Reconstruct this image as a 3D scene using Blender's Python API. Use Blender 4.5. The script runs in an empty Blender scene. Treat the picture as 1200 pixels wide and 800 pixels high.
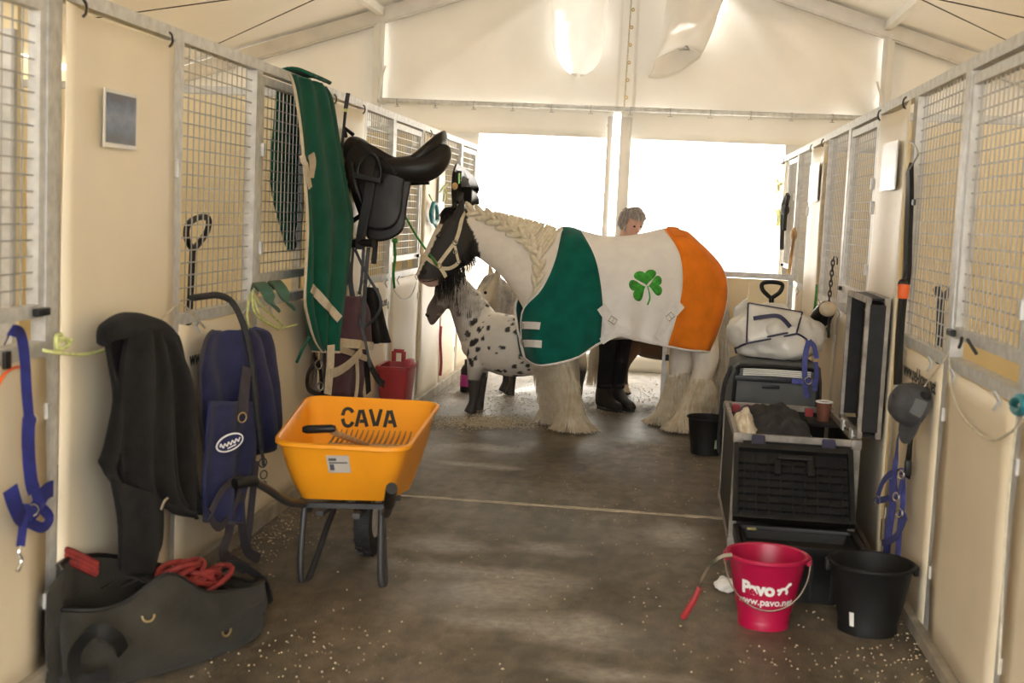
import bpy, bmesh, math, random
from math import sin, cos, pi, sqrt, radians
from mathutils import Vector, Matrix, Quaternion, noise
from mathutils.bvhtree import BVHTree
random.seed(7)
scene = bpy.context.scene
C = scene.collection
# ---------------------------------------------------------------- camera
EYE = Vector((0, 0, 1.55)); FPX = 1515.555
PITCH, YAW, ROLL = .09986, .11381, .04567
_fw = Vector((-sin(YAW)*cos(PITCH), cos(YAW)*cos(PITCH), -sin(PITCH)))
_r = Vector((cos(YAW), sin(YAW), 0)); _u = _r.cross(_fw)
_r2 = cos(ROLL)*_r + sin(ROLL)*_u; _u2 = -sin(ROLL)*_r + cos(ROLL)*_u
cd = bpy.data.cameras.new('camera'); cam = bpy.data.objects.new('camera', cd); C.objects.link(cam)
m = Matrix((( _r2.x, _u2.x, -_fw.x, EYE.x), (_r2.y, _u2.y, -_fw.y, EYE.y), (_r2.z, _u2.z, -_fw.z, EYE.z), (0, 0, 0, 1)))
cam.matrix_world = m
cd.sensor_width = 36; cd.lens = FPX/1200*36; cd.clip_end = 300
cd.dof.use_dof = True; cd.dof.focus_distance = 9.2; cd.dof.aperture_fstop = 4.0
scene.camera = cam
# ---------------------------------------------------------------- daylight
w = bpy.data.worlds.new('sky'); scene.world = w; w.use_nodes = True
bg = w.node_tree.nodes['Background']; bg.inputs[0].default_value = (1.0, .972, .925, 1); bg.inputs[1].default_value = 3.0
sl = bpy.data.lights.new('sun', 'SUN'); sl.energy = 7.0; sl.angle = radians(3); sl.color = (1, .96, .9)
sun = bpy.data.objects.new('sun', sl); C.objects.link(sun)
sun.rotation_euler = Vector((-.35, -1.0, -1.0)).to_track_quat('-Z', 'Y').to_euler()
scene.view_settings.view_transform = 'Standard'; scene.view_settings.look = 'None'
scene.view_settings.gamma = 1; scene.view_settings.use_curve_mapping = False
scene.view_settings.exposure = 1.42

def ray(u, v):
    return _fw + ((u-600)/FPX)*_r2 + ((400-v)/FPX)*_u2
def at(u, v, Y):
    d = ray(u, v); return EYE + d*(Y/d.y)
def onx(u, v, X):
    d = ray(u, v); return EYE + d*(X/d.x)
def onz(u, v, Z=0.):
    d = ray(u, v); return EYE + d*((Z-EYE.z)/d.z)
XL, XR = -1.866, 1.067
WH = 2.18
# ---------------------------------------------------------------- mesh helpers
OFF = {}
def V(*a): return Vector(a)
def lerp(a, b, t): return a + (b-a)*t
def poly(pts, t):
    """point at 0..1 on a polyline of Vectors/tuples, by index"""
    n = len(pts)-1; x = max(0, min(1, t))*n; i = min(int(x), n-1); f = x-i
    return pts[i].lerp(pts[i+1], f)
def smooth_path(pts, n):
    """Catmull-Rom through pts, n samples per span"""
    P = [Vector(p) for p in pts]; out = []
    for i in range(len(P)-1):
        p0 = P[max(i-1, 0)]; p1 = P[i]; p2 = P[i+1]; p3 = P[min(i+2, len(P)-1)]
        for k in range(n):
            t = k/n
            out.append(.5*((2*p1)+(p2-p0)*t+(2*p0-5*p1+4*p2-p3)*t*t+(-p0+3*p1-3*p2+p3)*t**3))
    out.append(P[-1]); return out
def smooth_vals(vals, n):
    return [v.x for v in smooth_path([(a, 0, 0) for a in vals], n)]
class MB:
    def __init__(s): s.v = []; s.f = []; s.col = None
    def add(s, vs, fs):
        b = len(s.v); s.v += [Vector(x) for x in vs]; s.f += [[i+b for i in f] for f in fs]; return s
    def box(s, c, size, M=None):
        c = Vector(c); hx, hy, hz = size[0]/2, size[1]/2, size[2]/2
        vs = [Vector((x, y, z)) for x in (-hx, hx) for y in (-hy, hy) for z in (-hz, hz)]
        if M is not None: vs = [M @ q for q in vs]
        return s.add([q+c for q in vs], [(0,1,3,2),(4,6,7,5),(0,4,5,1),(2,3,7,6),(0,2,6,4),(1,5,7,3)])
    def bx(s, x0, x1, y0, y1, z0, z1):
        return s.box(((x0+x1)/2, (y0+y1)/2, (z0+z1)/2), (abs(x1-x0), abs(y1-y0), abs(z1-z0)))
    def bar(s, a, b, wid, th, up=(0, 0, 1)):
        a = Vector(a); b = Vector(b); d = (b-a); L = d.length; d.normalize(); up = Vector(up)
        x = d.cross(up)
        if x.length < 1e-4: x = d.cross(Vector((1, 0, 0)))
        x.normalize(); z = x.cross(d)
        M = Matrix((( x.x, d.x, z.x), (x.y, d.y, z.y), (x.z, d.z, z.z)))
        return s.box((a+b)/2, (wid, L, th), M)
    def loft(s, rings, cap=True, closed=False):
        n = len(rings[0]); vs = [p for r in rings for p in r]; fs = []
        m = len(rings)
        for i in range(m if closed else m-1):
            for j in range(n):
                a = i*n+j; b = i*n+(j+1) % n; c = ((i+1) % m)*n+(j+1) % n; d = ((i+1) % m)*n+j
                fs.append((a, b, c, d))
        if cap and not closed:
            fs.append(tuple(range(n))[::-1]); fs.append(tuple((m-1)*n+j for j in range(n)))
        return s.add(vs, fs)
    def tube(s, pts, r, seg=8, cap=True, flat=None, closed=False):
        P = [Vector(p) for p in pts]; n = len(P)
        R = r if isinstance(r, (list, tuple)) else [r]*n
        T = []
        for i in range(n):
            if closed: t = P[(i+1) % n]-P[i-1]
            else: t = P[min(i+1, n-1)]-P[max(i-1, 0)]
            T.append(t.normalized() if t.length > 1e-9 else Vector((0, 0, 1)))
        x = T[0].cross(Vector((0, 0, 1)))
        if x.length < .1: x = T[0].cross(Vector((1, 0, 0)))
        x.normalize(); rings = []
        for i in range(n):
            x = (x - T[i]*x.dot(T[i]))
            if x.length < 1e-6: x = T[i].orthogonal()
            x.normalize(); y = T[i].cross(x)
            rings.append([P[i]+R[i]*(cos(2*pi*k/seg)*x+sin(2*pi*k/seg)*y) for k in range(seg)])
        return s.loft(rings, cap, closed)
    def lathe(s, prof, c=(0, 0, 0), seg=32, M=None, cap=False):
        c = Vector(c); rings = []
        for (r, z) in prof:
            ring = [Vector((max(r, 1e-4)*cos(2*pi*k/seg), max(r, 1e-4)*sin(2*pi*k/seg), z)) for k in range(seg)]
            if M is not None: ring = [M @ q for q in ring]
            rings.append([q+c for q in ring])
        return s.loft(rings, cap)
    def ell(s, c, rx, ry, rz, M=None, seg=12, rings=8):
        prof = []
        vs = []
        rr = []
        for i in range(rings+1):
            a = -pi/2+pi*i/rings; k = max(cos(a), .02)
            ring = [Vector((rx*k*cos(2*pi*j/seg), ry*k*sin(2*pi*j/seg), rz*sin(a))) for j in range(seg)]
            if M is not None: ring = [M @ q for q in ring]
            rr.append([q+Vector(c) for q in ring])
        return s.loft(rr)
    def sheet(s, G, th=.006):
        """G[i][j] grid of points -> thick cloth"""
        n = len(G); m = len(G[0]); N = []
        for i in range(n):
            row = []
            for j in range(m):
                a = G[min(i+1, n-1)][j]-G[max(i-1, 0)][j]; b = G[i][min(j+1, m-1)]-G[i][max(j-1, 0)]
                q = a.cross(b); row.append(q.normalized() if q.length > 1e-12 else Vector((0, 0, 1)))
            N.append(row)
        base = len(s.v)
        for sg in (.5, -.5):
            for i in range(n):
                for j in range(m): s.v.append(G[i][j]+N[i][j]*th*sg)
        A = lambda i, j: base+i*m+j
        B = lambda i, j: base+n*m+i*m+j
        for i in range(n-1):
            for j in range(m-1):
                s.f.append([A(i, j), A(i+1, j), A(i+1, j+1), A(i, j+1)])
                s.f.append([B(i, j), B(i, j+1), B(i+1, j+1), B(i+1, j)])
        for i in range(n-1):
            s.f.append([A(i, 0), B(i, 0), B(i+1, 0), A(i+1, 0)]); s.f.append([A(i, m-1), A(i+1, m-1), B(i+1, m-1), B(i, m-1)])
        for j in range(m-1):
            s.f.append([A(0, j), A(0, j+1), B(0, j+1), B(0, j)]); s.f.append([A(n-1, j), B(n-1, j), B(n-1, j+1), A(n-1, j+1)])
        return s
    def ribbon(s, P, N, wid, th=.004, closed=False):
        """flat strap along points P with surface normals N"""
        n = len(P); rings = []
        for i in range(n):
            t = (P[(i+1) % n]-P[i-1]) if closed else (P[min(i+1, n-1)]-P[max(i-1, 0)])
            t = t.normalized() if t.length > 1e-9 else Vector((0, 0, 1))
            nn = N[i] if isinstance(N, list) else N
            nn = Vector(nn); nn = nn-t*nn.dot(t); nn = nn.normalized() if nn.length > 1e-6 else t.orthogonal()
            b = t.cross(nn); hw = (wid[i] if isinstance(wid, list) else wid)/2
            rings.append([P[i]+b*hw-nn*th/2, P[i]+b*hw+nn*th/2, P[i]-b*hw+nn*th/2, P[i]-b*hw-nn*th/2])
        return s.loft(rings, True, closed)
    def mesh(s, name):
        me = bpy.data.meshes.new(name); me.from_pydata([tuple(v) for v in s.v], [], s.f); me.update(); return me
    def bvh(s): return BVHTree.FromPolygons([tuple(v) for v in s.v], s.f)
    def build(s, name, mat, parent=None, smooth=True, bevel=0, loc=None, recalc=True):
        if parent is not None: off = OFF[parent.name]
        else:
            if loc is None:
                xs = [v.x for v in s.v]; ys = [v.y for v in s.v]; zs = [v.z for v in s.v]
                loc = ((min(xs)+max(xs))/2, (min(ys)+max(ys))/2, min(zs))
            off = Vector(loc)
        me = bpy.data.meshes.new(name)
        me.from_pydata([tuple(v-off) for v in s.v], [], s.f)
        if s.col is not None:
            ca = me.color_attributes.new('Col', 'FLOAT_COLOR', 'POINT')
            for i, c in enumerate(s.col): ca.data[i].color = (c[0], c[1], c[2], 1)
        if recalc or bevel:
            bm = bmesh.new(); bm.from_mesh(me)
            if recalc: bmesh.ops.recalc_face_normals(bm, faces=bm.faces)
            if bevel:
                ed = [e for e in bm.edges if len(e.link_faces) == 2 and e.calc_face_angle(0) > .7]
                bmesh.ops.bevel(bm, geom=ed, offset=bevel, segments=2, affect='EDGES', profile=.6)
            bm.to_mesh(me); bm.free()
        if smooth:
            me.shade_smooth()
            if smooth != 'all':
                try: me.set_sharp_from_angle(angle=radians(42))
                except Exception: pass
        me.materials.append(mat)
        o = bpy.data.objects.new(name, me); C.objects.link(o)
        if parent is not None: o.parent = parent; OFF[o.name] = off
        else: o.location = off; OFF[o.name] = off
        return o
def tag(o, label, cat, group=None):
    o['label'] = label; o['category'] = cat
    if group: o['group'] = group
    return o
def thing(name, label, cat, loc, group=None):
    o = bpy.data.objects.new(name, None); C.objects.link(o); o.location = loc; o.empty_display_size = .1
    OFF[o.name] = Vector(loc); return tag(o, label, cat, group)
def structure(o, label=None, cat='tent part'):
    o['kind'] = 'structure'
    if label: o['label'] = label; o['category'] = cat
    return o
def stuff(o): o['kind'] = 'stuff'; return o
def share(src, name, parent, loc_delta):
    """copy of an alike piece, mesh data shared"""
    o = src.copy(); o.name = name; C.objects.link(o); o.parent = parent; o.location = src.location+Vector(loc_delta); return o
# ---------------------------------------------------------------- materials
def mat(name, col, rough=.6, metal=0., var=.15, scale=6., bump=0., bscale=80., sheen=0., col2=None, spec=.5, detail=4., trans=0., attr=False, stretch=None, coat=0.):
    M = bpy.data.materials.new(name); M.use_nodes = True; nt = M.node_tree; N = nt.nodes; L = nt.links
    b = N['Principled BSDF']; out = N['Material Output']
    tc = N.new('ShaderNodeTexCoord'); src = tc.outputs['Object']
    if stretch:
        mp = N.new('ShaderNodeMapping'); mp.inputs['Scale'].default_value = stretch; L.new(src, mp.inputs[0]); src = mp.outputs[0]
    nz = N.new('ShaderNodeTexNoise'); nz.inputs['Scale'].default_value = scale; nz.inputs['Detail'].default_value = detail
    L.new(src, nz.inputs['Vector'])
    rp = N.new('ShaderNodeValToRGB'); rp.color_ramp.elements[0].position = .3; rp.color_ramp.elements[1].position = .7
    c2 = col2 if col2 else tuple(min(1, c*(1+var)) for c in col)
    c1 = col if col2 else tuple(c*(1-var) for c in col)
    if attr:
        rp.color_ramp.elements[0].color = (1-var, 1-var, 1-var, 1); rp.color_ramp.elements[1].color = (1, 1, 1, 1)
        at_ = N.new('ShaderNodeAttribute'); at_.attribute_name = 'Col'
        mx = N.new('ShaderNodeMix'); mx.data_type = 'RGBA'; mx.blend_type = 'MULTIPLY'; mx.inputs[0].default_value = 1
        L.new(at_.outputs['Color'], mx.inputs[6]); L.new(rp.outputs[0], mx.inputs[7]); csock = mx.outputs[2]
    else:
        rp.color_ramp.elements[0].color = (*c1, 1); rp.color_ramp.elements[1].color = (*c2, 1); csock = rp.outputs[0]
    L.new(nz.outputs[0], rp.inputs[0]); L.new(csock, b.inputs['Base Color'])
    b.inputs['Roughness'].default_value = rough; b.inputs['Metallic'].default_value = metal
    b.inputs['Specular IOR Level'].default_value = spec
    if sheen: b.inputs['Sheen Weight'].default_value = sheen; b.inputs['Sheen Roughness'].default_value = .5
    if coat: b.inputs['Coat Weight'].default_value = coat; b.inputs['Coat Roughness'].default_value = .15
    if bump:
        n2 = N.new('ShaderNodeTexNoise'); n2.inputs['Scale'].default_value = bscale; n2.inputs['Detail'].default_value = 3
        L.new(src, n2.inputs['Vector'])
        bp = N.new('ShaderNodeBump'); bp.inputs['Strength'].default_value = bump; bp.inputs['Distance'].default_value = .01
        L.new(n2.outputs[0], bp.inputs['Height']); L.new(bp.outputs[0], b.inputs['Normal'])
    if trans:
        tr = N.new('ShaderNodeBsdfTranslucent'); L.new(csock, tr.inputs['Color'])
        mxs = N.new('ShaderNodeMixShader'); mxs.inputs[0].default_value = trans
        L.new(b.outputs[0], mxs.inputs[1]); L.new(tr.outputs[0], mxs.inputs[2]); L.new(mxs.outputs[0], out.inputs['Surface'])
    return M
CREAM = (.79, .68, .50)
M = dict(
 roof=mat('roof pvc', (.88, .84, .77), .55, var=.03, scale=1.5, trans=.075),
 side=mat('side wall pvc', (.88, .78, .58), .55, var=.03, scale=1.5, trans=.45),
 gable=mat('gable pvc', (.90, .875, .83), .5, var=.03, scale=2, bump=.15, bscale=5, trans=.08),
 sheer=mat('sheer curtain foil', (.95, .94, .92), .5, var=.02, scale=2, trans=.86),
 alu=mat('aluminium', (.62, .6, .57), .42, .75, var=.08, scale=5),
 galv=mat('galvanised steel', (.6, .6, .585), .5, .35, var=.16, scale=22, detail=6),
 wire=mat('galvanised wire', (.42, .42, .41), .5, .5, var=.1, scale=10),
 board=mat('cream stall board', CREAM, .5, var=.05, scale=2.5, spec=.4),
 sheet_=mat('cream cover sheet', (.84, .745, .57), .48, var=.04, scale=2, bump=.2, bscale=4, spec=.5),
 inner=mat('tan partition board', (.90, .78, .52), .6, var=.06, scale=3),
 ink=mat('black print', (.02, .02, .02), .6, var=.1),
 white=mat('white plastic', (.8, .79, .76), .45, var=.04),
 black=mat('black plastic', (.009, .009, .009), .42, var=.3, scale=12, spec=.35),
 blackm=mat('matt black plastic', (.010, .010, .0095), .6, spec=.3, var=.3, scale=12, bump=.1),
 leather=mat('black leather', (.014, .012, .011), .42, var=.35, scale=9, bump=.12, bscale=140, spec=.3),
 fleece=mat('black fleece', (.011, .010, .0095), .95, var=.35, scale=16, bump=.6, bscale=220, sheen=.06, spec=.12),
 greyfl=mat('dark grey fleece', (.035, .032, .031), .95, var=.35, scale=14, bump=.6, bscale=200, sheen=.06, spec=.12),
 green=mat('green fleece', (.007, .085, .05), .9, var=.2, scale=9, bump=.4, bscale=240, sheen=.1, spec=.12),
 horsegreen=mat('green fleece section', (.006, .115, .085), .92, var=.18, scale=9, bump=.4, bscale=260, sheen=.1, spec=.12),
 horsewhite=mat('white fleece section', (.92, .88, .84), .92, var=.05, scale=9, bump=.4, bscale=260, sheen=.08, spec=.12),
 horseorange=mat('orange fleece section', (.90, .235, .018), .92, var=.1, scale=9, bump=.4, bscale=260, sheen=.08, spec=.12),
 edging=mat('white edging tape', (.82, .78, .74), .8, var=.06, scale=30),
 beige=mat('beige webbing', (.60, .50, .36), .8, var=.12, scale=30, bump=.3, bscale=200),
 shamrock=mat('embroidered green', (.045, .36, .03), .6, var=.4, scale=28, bump=.6, bscale=160),
 navy=mat('navy quilted fabric', (.028, .032, .09), .8, var=.2, scale=12, bump=.4, bscale=180, sheen=.08, spec=.12),
 navyd=mat('navy binding', (.045, .04, .05), .8, var=.2, scale=20),
 royal=mat('royal blue webbing', (.016, .022, .17), .7, var=.25, scale=25, bump=.3, bscale=150),
 purpleblue=mat('violet blue webbing', (.06, .07, .26), .75, var=.25, scale=25, bump=.3, bscale=150),
 plum=mat('plum blanket cloth', (.10, .045, .06), .9, var=.25, scale=12, bump=.4, bscale=180, sheen=.08, spec=.12),
 barrow=mat('orange barrow plastic', (.93, .36, .015), .35, var=.06, scale=4, spec=.5),
 steel=mat('dark painted steel', (.06, .06, .062), .45, .4, var=.2, scale=14),
 chrome=mat('chromed metal', (.7, .7, .68), .25, .95, var=.08, scale=8),
 brass=mat('dull brass', (.5, .38, .2), .4, .8, var=.15, scale=14),
 rubber=mat('black rubber', (.02, .02, .02), .75, var=.3, scale=14),
 wood=mat('pale wood shaft', (.45, .28, .13), .6, var=.25, scale=5, stretch=(8, 8, 1)),
 red=mat('dark red plastic', (.36, .03, .035), .4, var=.12, scale=8),
 redrope=mat('red rope', (.22, .02, .016), .7, var=.25, scale=30, bump=.5, bscale=120),
 pink=mat('magenta plastic', (.44, .006, .055), .35, var=.06, scale=6),
 olive=mat('grey olive canvas', (.036, .033, .026), .85, var=.3, scale=7, bump=.4, bscale=160, sheen=.08, spec=.12),
 case=mat('black laminated case panel', (.012, .0115, .011), .5, spec=.3, var=.3, scale=15, bump=.2, bscale=90),
 casefoam=mat('black case lining', (.012, .012, .012), .9, var=.3, scale=15),
 greybag=mat('grey nylon', (.10, .105, .105), .7, var=.15, scale=8, bump=.3, bscale=30),
 clear=mat('cloudy white vinyl', (.72, .69, .63), .3, var=.12, scale=5, bump=.5, bscale=12),
 vinylnavy=mat('navy piping', (.03, .03, .07), .6, var=.15),
 twine=mat('pale green twine', (.62, .66, .28), .8, var=.25, scale=40),
 twinew=mat('tan twine', (.55, .5, .38), .8, var=.2, scale=40),
 ropegreen=mat('green rope', (.03, .26, .04), .7, var=.3, scale=60, bump=.5, bscale=150),
 teal=mat('teal plastic', (.02, .22, .27), .5, var=.2, scale=20),
 orange=mat('orange plastic', (.8, .13, .02), .5, var=.1),
 cup=mat('brown paper cup', (.17, .06, .035), .6, var=.12),
 paper=mat('white paper', (.82, .8, .76), .8, var=.06),
 magenta=mat('magenta wrap', (.42, .03, .22), .5, var=.1),
 skin=mat('skin', (.68, .42, .32), .5, var=.12, scale=12),
 hairgrey=mat('grey hair', (.5, .45, .41), .6, var=.5, scale=60, stretch=(1, 1, .2)),
 trousers=mat('black trousers', (.012, .012, .013), .85, spec=.15, var=.3, scale=14, bump=.2),
 boot=mat('black boot leather', (.014, .012, .011), .5, spec=.3, var=.3, scale=12),
 feather=mat('cream leg hair', (.66, .52, .32), .55, col2=(.85, .76, .6), scale=14),
 mane=mat('cream plaited mane', (.74, .62, .42), .55, col2=(.92, .85, .68), scale=40, bump=.8, bscale=120),
 blackhair=mat('black horse hair', (.010, .009, .009), .5, spec=.3, var=.4, scale=30),
 horse=mat('horse coat', (.8, .7, .6), .6, var=.10, scale=14, attr=True, bump=.15, bscale=90),
 hoof=mat('dark hoof', (.07, .055, .04), .5, var=.3, scale=20),
 tailhair=mat('cream tail hair', (.68, .58, .42), .55, col2=(.85, .78, .66), scale=20),
 ropeblack=mat('black rope', (.02, .02, .022), .7, var=.4, scale=60, bump=.5, bscale=150),
 halter=mat('cream leather halter', (.80, .70, .48), .5, var=.1, scale=25),
)
# ================================================================ the place: floor
def floor_material():
    Mx = bpy.data.materials.new('worn damp concrete'); Mx.use_nodes = True; nt = Mx.node_tree; N = nt.nodes; L = nt.links
    b = N['Principled BSDF']; tc = N.new('ShaderNodeTexCoord'); src = tc.outputs['Object']
    def nz(scale, detail=5, st=None, dist=0):
        s = src
        if st:
            mp = N.new('ShaderNodeMapping'); mp.inputs['Scale'].default_value = st; L.new(s, mp.inputs[0]); s = mp.outputs[0]
        n = N.new('ShaderNodeTexNoise'); n.inputs['Scale'].default_value = scale; n.inputs['Detail'].default_value = detail; n.inputs['Distortion'].default_value = dist
        L.new(s, n.inputs['Vector']); return n.outputs[0]
    def ramp(f, a, bb, ca, cb):
        r = N.new('ShaderNodeValToRGB'); r.color_ramp.elements[0].position = a; r.color_ramp.elements[1].position = bb
        r.color_ramp.elements[0].color = (*ca, 1); r.color_ramp.elements[1].color = (*cb, 1); L.new(f, r.inputs[0]); return r.outputs[0]
    def mix(fac, a, bb, mode='MIX'):
        mx = N.new('ShaderNodeMix'); mx.data_type = 'RGBA'; mx.blend_type = mode
        if isinstance(fac, float): mx.inputs[0].default_value = fac
        else: L.new(fac, mx.inputs[0])
        L.new(a, mx.inputs[6]); L.new(bb, mx.inputs[7]); return mx.outputs[2]
    base = ramp(nz(1.1, 6, (1.3, .5, 1)), .35, .68, (.125, .105, .075), (.25, .215, .165))
    streak = ramp(nz(9, 4, (1.0, .10, 1)), .35, .7, (.78, .76, .74), (1, 1, 1))
    grit = ramp(nz(160, 3), .35, .65, (.72, .72, .72), (1.12, 1.1, 1.05))
    c = mix(1.0, base, streak, 'MULTIPLY'); c = mix(1.0, c, grit, 'MULTIPLY')
    mott = ramp(nz(13, 8, (1, .6, 1), .4), .36, .66, (.70, .69, .67), (1.18, 1.17, 1.15)); c = mix(1.0, c, mott, 'MULTIPLY')
    # pale patches at set spots, edges broken up by noise
    tot = None
    sep = N.new('ShaderNodeSeparateXYZ'); L.new(src, sep.inputs[0])
    def math_(op, a, bb=None):
        q = N.new('ShaderNodeMath'); q.operation = op
        for i, x in enumerate((a, bb)):
            if x is None: continue
            if isinstance(x, (int, float)): q.inputs[i].default_value = x
            else: L.new(x, q.inputs[i])
        return q.outputs[0]
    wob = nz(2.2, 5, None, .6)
    for (u, v, ru, rv) in PALE_PATCHES:
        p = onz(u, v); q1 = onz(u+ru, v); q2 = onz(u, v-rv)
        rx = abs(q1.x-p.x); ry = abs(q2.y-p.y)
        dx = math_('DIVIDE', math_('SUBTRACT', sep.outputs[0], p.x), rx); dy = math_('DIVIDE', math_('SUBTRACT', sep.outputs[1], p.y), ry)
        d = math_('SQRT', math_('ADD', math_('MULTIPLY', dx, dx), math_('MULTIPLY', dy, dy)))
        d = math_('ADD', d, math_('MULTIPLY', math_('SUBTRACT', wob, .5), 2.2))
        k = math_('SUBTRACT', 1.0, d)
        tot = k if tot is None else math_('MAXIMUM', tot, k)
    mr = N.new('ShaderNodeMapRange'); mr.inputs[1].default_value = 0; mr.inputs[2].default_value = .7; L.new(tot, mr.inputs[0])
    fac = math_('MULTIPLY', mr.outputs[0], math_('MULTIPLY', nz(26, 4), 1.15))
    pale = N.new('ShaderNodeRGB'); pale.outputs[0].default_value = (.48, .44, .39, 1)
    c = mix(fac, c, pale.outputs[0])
    L.new(c, b.inputs['Base Color'])
    rr = N.new('ShaderNodeMapRange'); rr.inputs[1].default_value = .35; rr.inputs[2].default_value = .7; rr.inputs[3].default_value = .42; rr.inputs[4].default_value = .75
    L.new(nz(.9, 5), rr.inputs[0]); L.new(rr.outputs[0], b.inputs['Roughness'])
    b.inputs['Specular IOR Level'].default_value = .4
    bp = N.new('ShaderNodeBump'); bp.inputs['Strength'].default_value = .35; bp.inputs['Distance'].default_value = .006
    L.new(nz(70, 5), bp.inputs['Height']); L.new(bp.outputs[0], b.inputs['Normal'])
    return Mx
PALE_PATCHES = [(560, 670, 150, 14), (590, 690, 90, 26), (640, 735, 150, 22), (530, 640, 70, 12), (720, 790, 130, 14), (570, 525, 60, 5), (560, 545, 70, 4), (800, 628, 50, 16), (560, 497, 60, 3), (860, 600, 30, 12), (640, 640, 60, 10)]
mb = MB(); G = [[V(-7.5+15*j/3, -6+24*i/6, 0) for j in range(4)] for i in range(7)]
mb.add([p for r in G for p in r], [(i*4+j, i*4+j+1, i*4+j+5, i*4+j+4) for i in range(6) for j in range(3)])
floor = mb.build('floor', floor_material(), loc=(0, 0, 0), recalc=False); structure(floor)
mb = MB()
a = onz(440, 579); b = onz(868, 608)
n = 40
x0, x1 = -1.83, .95
for i in range(n):   # painted line, worn away in places
    xa = x0+(x1-x0)*i/n; xb = x0+(x1-x0)*(i+1)/n
    w0 = .045*(.75+.5*random.random())
    mb.bx(xa, xb, 6.755-w0/2+random.uniform(-.005, .005), 6.755+w0/2+random.uniform(-.004, .004), .0005, .0022)
o = mb.build('painted_line', mat('worn line paint', (.56, .49, .37), .8, var=.35, scale=14), floor, smooth=False); o['label'] = 'faded pale line painted across the concrete'
# ground outside the tent
mb = MB(); mb.add([(-60, -60, -.02), (60, -60, -.02), (60, 80, -.02), (-60, 80, -.02)], [(0, 1, 2, 3)])
structure(mb.build('ground_outside', mat('gravel ground', (.32, .30, .26), .9, var=.3, scale=3), loc=(0, 0, -.02), recalc=False), 'open gravel ground around the tent', 'ground')
# ================================================================ tent shell
RX, RZ, SLOPE = -.48, 4.24, .315          # ridge line and roof slope
TB, TF = 13.0, -2.6                        # back gable; unseen front end left open to let sky light in
EL, ER = -5.6, 4.64
def roofz(x): return RZ-SLOPE*abs(x-RX)
mb = MB()
for sgn, ex in ((-1, EL), (1, ER)):
    NI, NJ = 8, 36
    G = []
    for i in range(NI+1):
        x = RX+(ex-RX)*i/NI; row = []
        for j in range(NJ+1):
            y = TF+(TB+.25-TF)*j/NJ
            sag = -.035*sin(pi*i/NI)*abs(sin(pi*(y-TB)/3.0))
            row.append(V(x, y, roofz(x)+.09+sag))
        G.append(row)
    mb.sheet(G, .004)
structure(mb.build('ceiling', M['roof'], loc=(0, 0, 2.6), smooth='all'))
eL, eR = roofz(EL), roofz(ER)
for nm, x in (('wall_left', EL), ('wall_right', ER)):
    mb = MB(); z = roofz(x)+.09
    G = [[V(x+.03*sin(y*2.1+i), y, z*i/6) for y in [TF+(TB-TF)*j/36 for j in range(37)]] for i in range(7)]
    mb.sheet(G, .004); structure(mb.build(nm, M['side'], smooth='all', loc=(x, 4, 0)))
# back gable above the curtain bar
wb = MB()
NX, NZ = 90, 24
def gable_wrinkle(x, z):
    k = .06*noise.noise(V(x*1.1, z*.9, 3.1))+.02*noise.noise(V(x*3.5, z*2.2, 7))
    # tension folds radiating from the two sleeves towards the lower corners
    for (sx, sz, dx, dz) in ((.42, 3.75, 1.5, -1.15), (.45, 3.85, 1.0, -1.3), (-1.3, 3.7, -1.4, -1.0), (.5, 3.7, 1.7, -.75), (1.0, 3.7, .9, -1.1)):
        L_ = sqrt(dx*dx+dz*dz); tx, tz = dx/L_, dz/L_
        a = (x-sx)*tx+(z-sz)*tz; c = -(x-sx)*tz+(z-sz)*tx
        if a > 0: k += .085*math.exp(-(c/(.05+.05*a))**2)*min(1, a*1.5)*math.exp(-a/1.4)
    return k
G = []
for i in range(NZ+1):
    row = []
    for j in range(NX+1):
        x = lerp(-3.0, 2.05, j/NX); z = lerp(2.56, roofz(x)+.08, i/NZ)
        row.append(V(x, TB+.09-min(.09, gable_wrinkle(x, z)), z))
    G.append(row)
wb.sheet(G, .004)
def in_vent(q):      # openings in the gable behind the two sleeves
    return ((q.x+.95)/.17)**2+((q.z-3.48)/.40)**2 < 1 or ((q.x-.27)/.2)**2+((q.z-3.72)/.24)**2 < 1
wb.f = [f for f in wb.f if not in_vent(sum((wb.v[i] for i in f), V(0, 0, 0))/len(f))]
wall_back = structure(wb.build('wall_back', M['gable'], smooth='all', loc=(-.48, TB, 2.6)))
# side bays of the back gable, left and right of the tent posts
mb = MB()
for (xa, xb) in ((EL, -3.0), (2.05, ER)):
    G = [[V(lerp(xa, xb, j/12), TB+.05+.012*noise.noise(V(j*.5, i*.6, 1)), (roofz(lerp(xa, xb, j/12))+.08)*i/10) for j in range(13)] for i in range(11)]
    mb.sheet(G, .004)
o = mb.build('gable_side_sheet', M['gable'], wall_back, smooth='all')
# laced centre seam of the gable with eyelets
mb = MB(); mb.tube([V(-.475, TB-.03, 2.6), V(-.468, TB-.035, 3.1), V(-.455, TB-.03, 4.1)], .008, 6)
lace = mb.build('lacing_rope', M['twinew'], wall_back); lace['label'] = 'tan lacing rope down the middle of the gable'
mb = MB(); mb.lathe([(.006, -.006), (.018, -.006), (.02, 0), (.018, .006), (.006, .006)], V(-.46, TB-.035, 2.72), 12, Matrix.Rotation(pi/2, 3, 'X'))
e0 = mb.build('eyelet', M['brass'], wall_back)
for k in range(1, 6): share(e0, 'eyelet', wall_back, (.004*k, 0, .17*k))
for sx in (-.56, -.40):
    mb = MB(); mb.sheet([[V(sx+.03*j, TB-.015-.004*j, 2.6+.1*i) for j in range(2)] for i in range(16)], .004)
    mb.build('seam_flap', M['gable'], wall_back)
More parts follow.
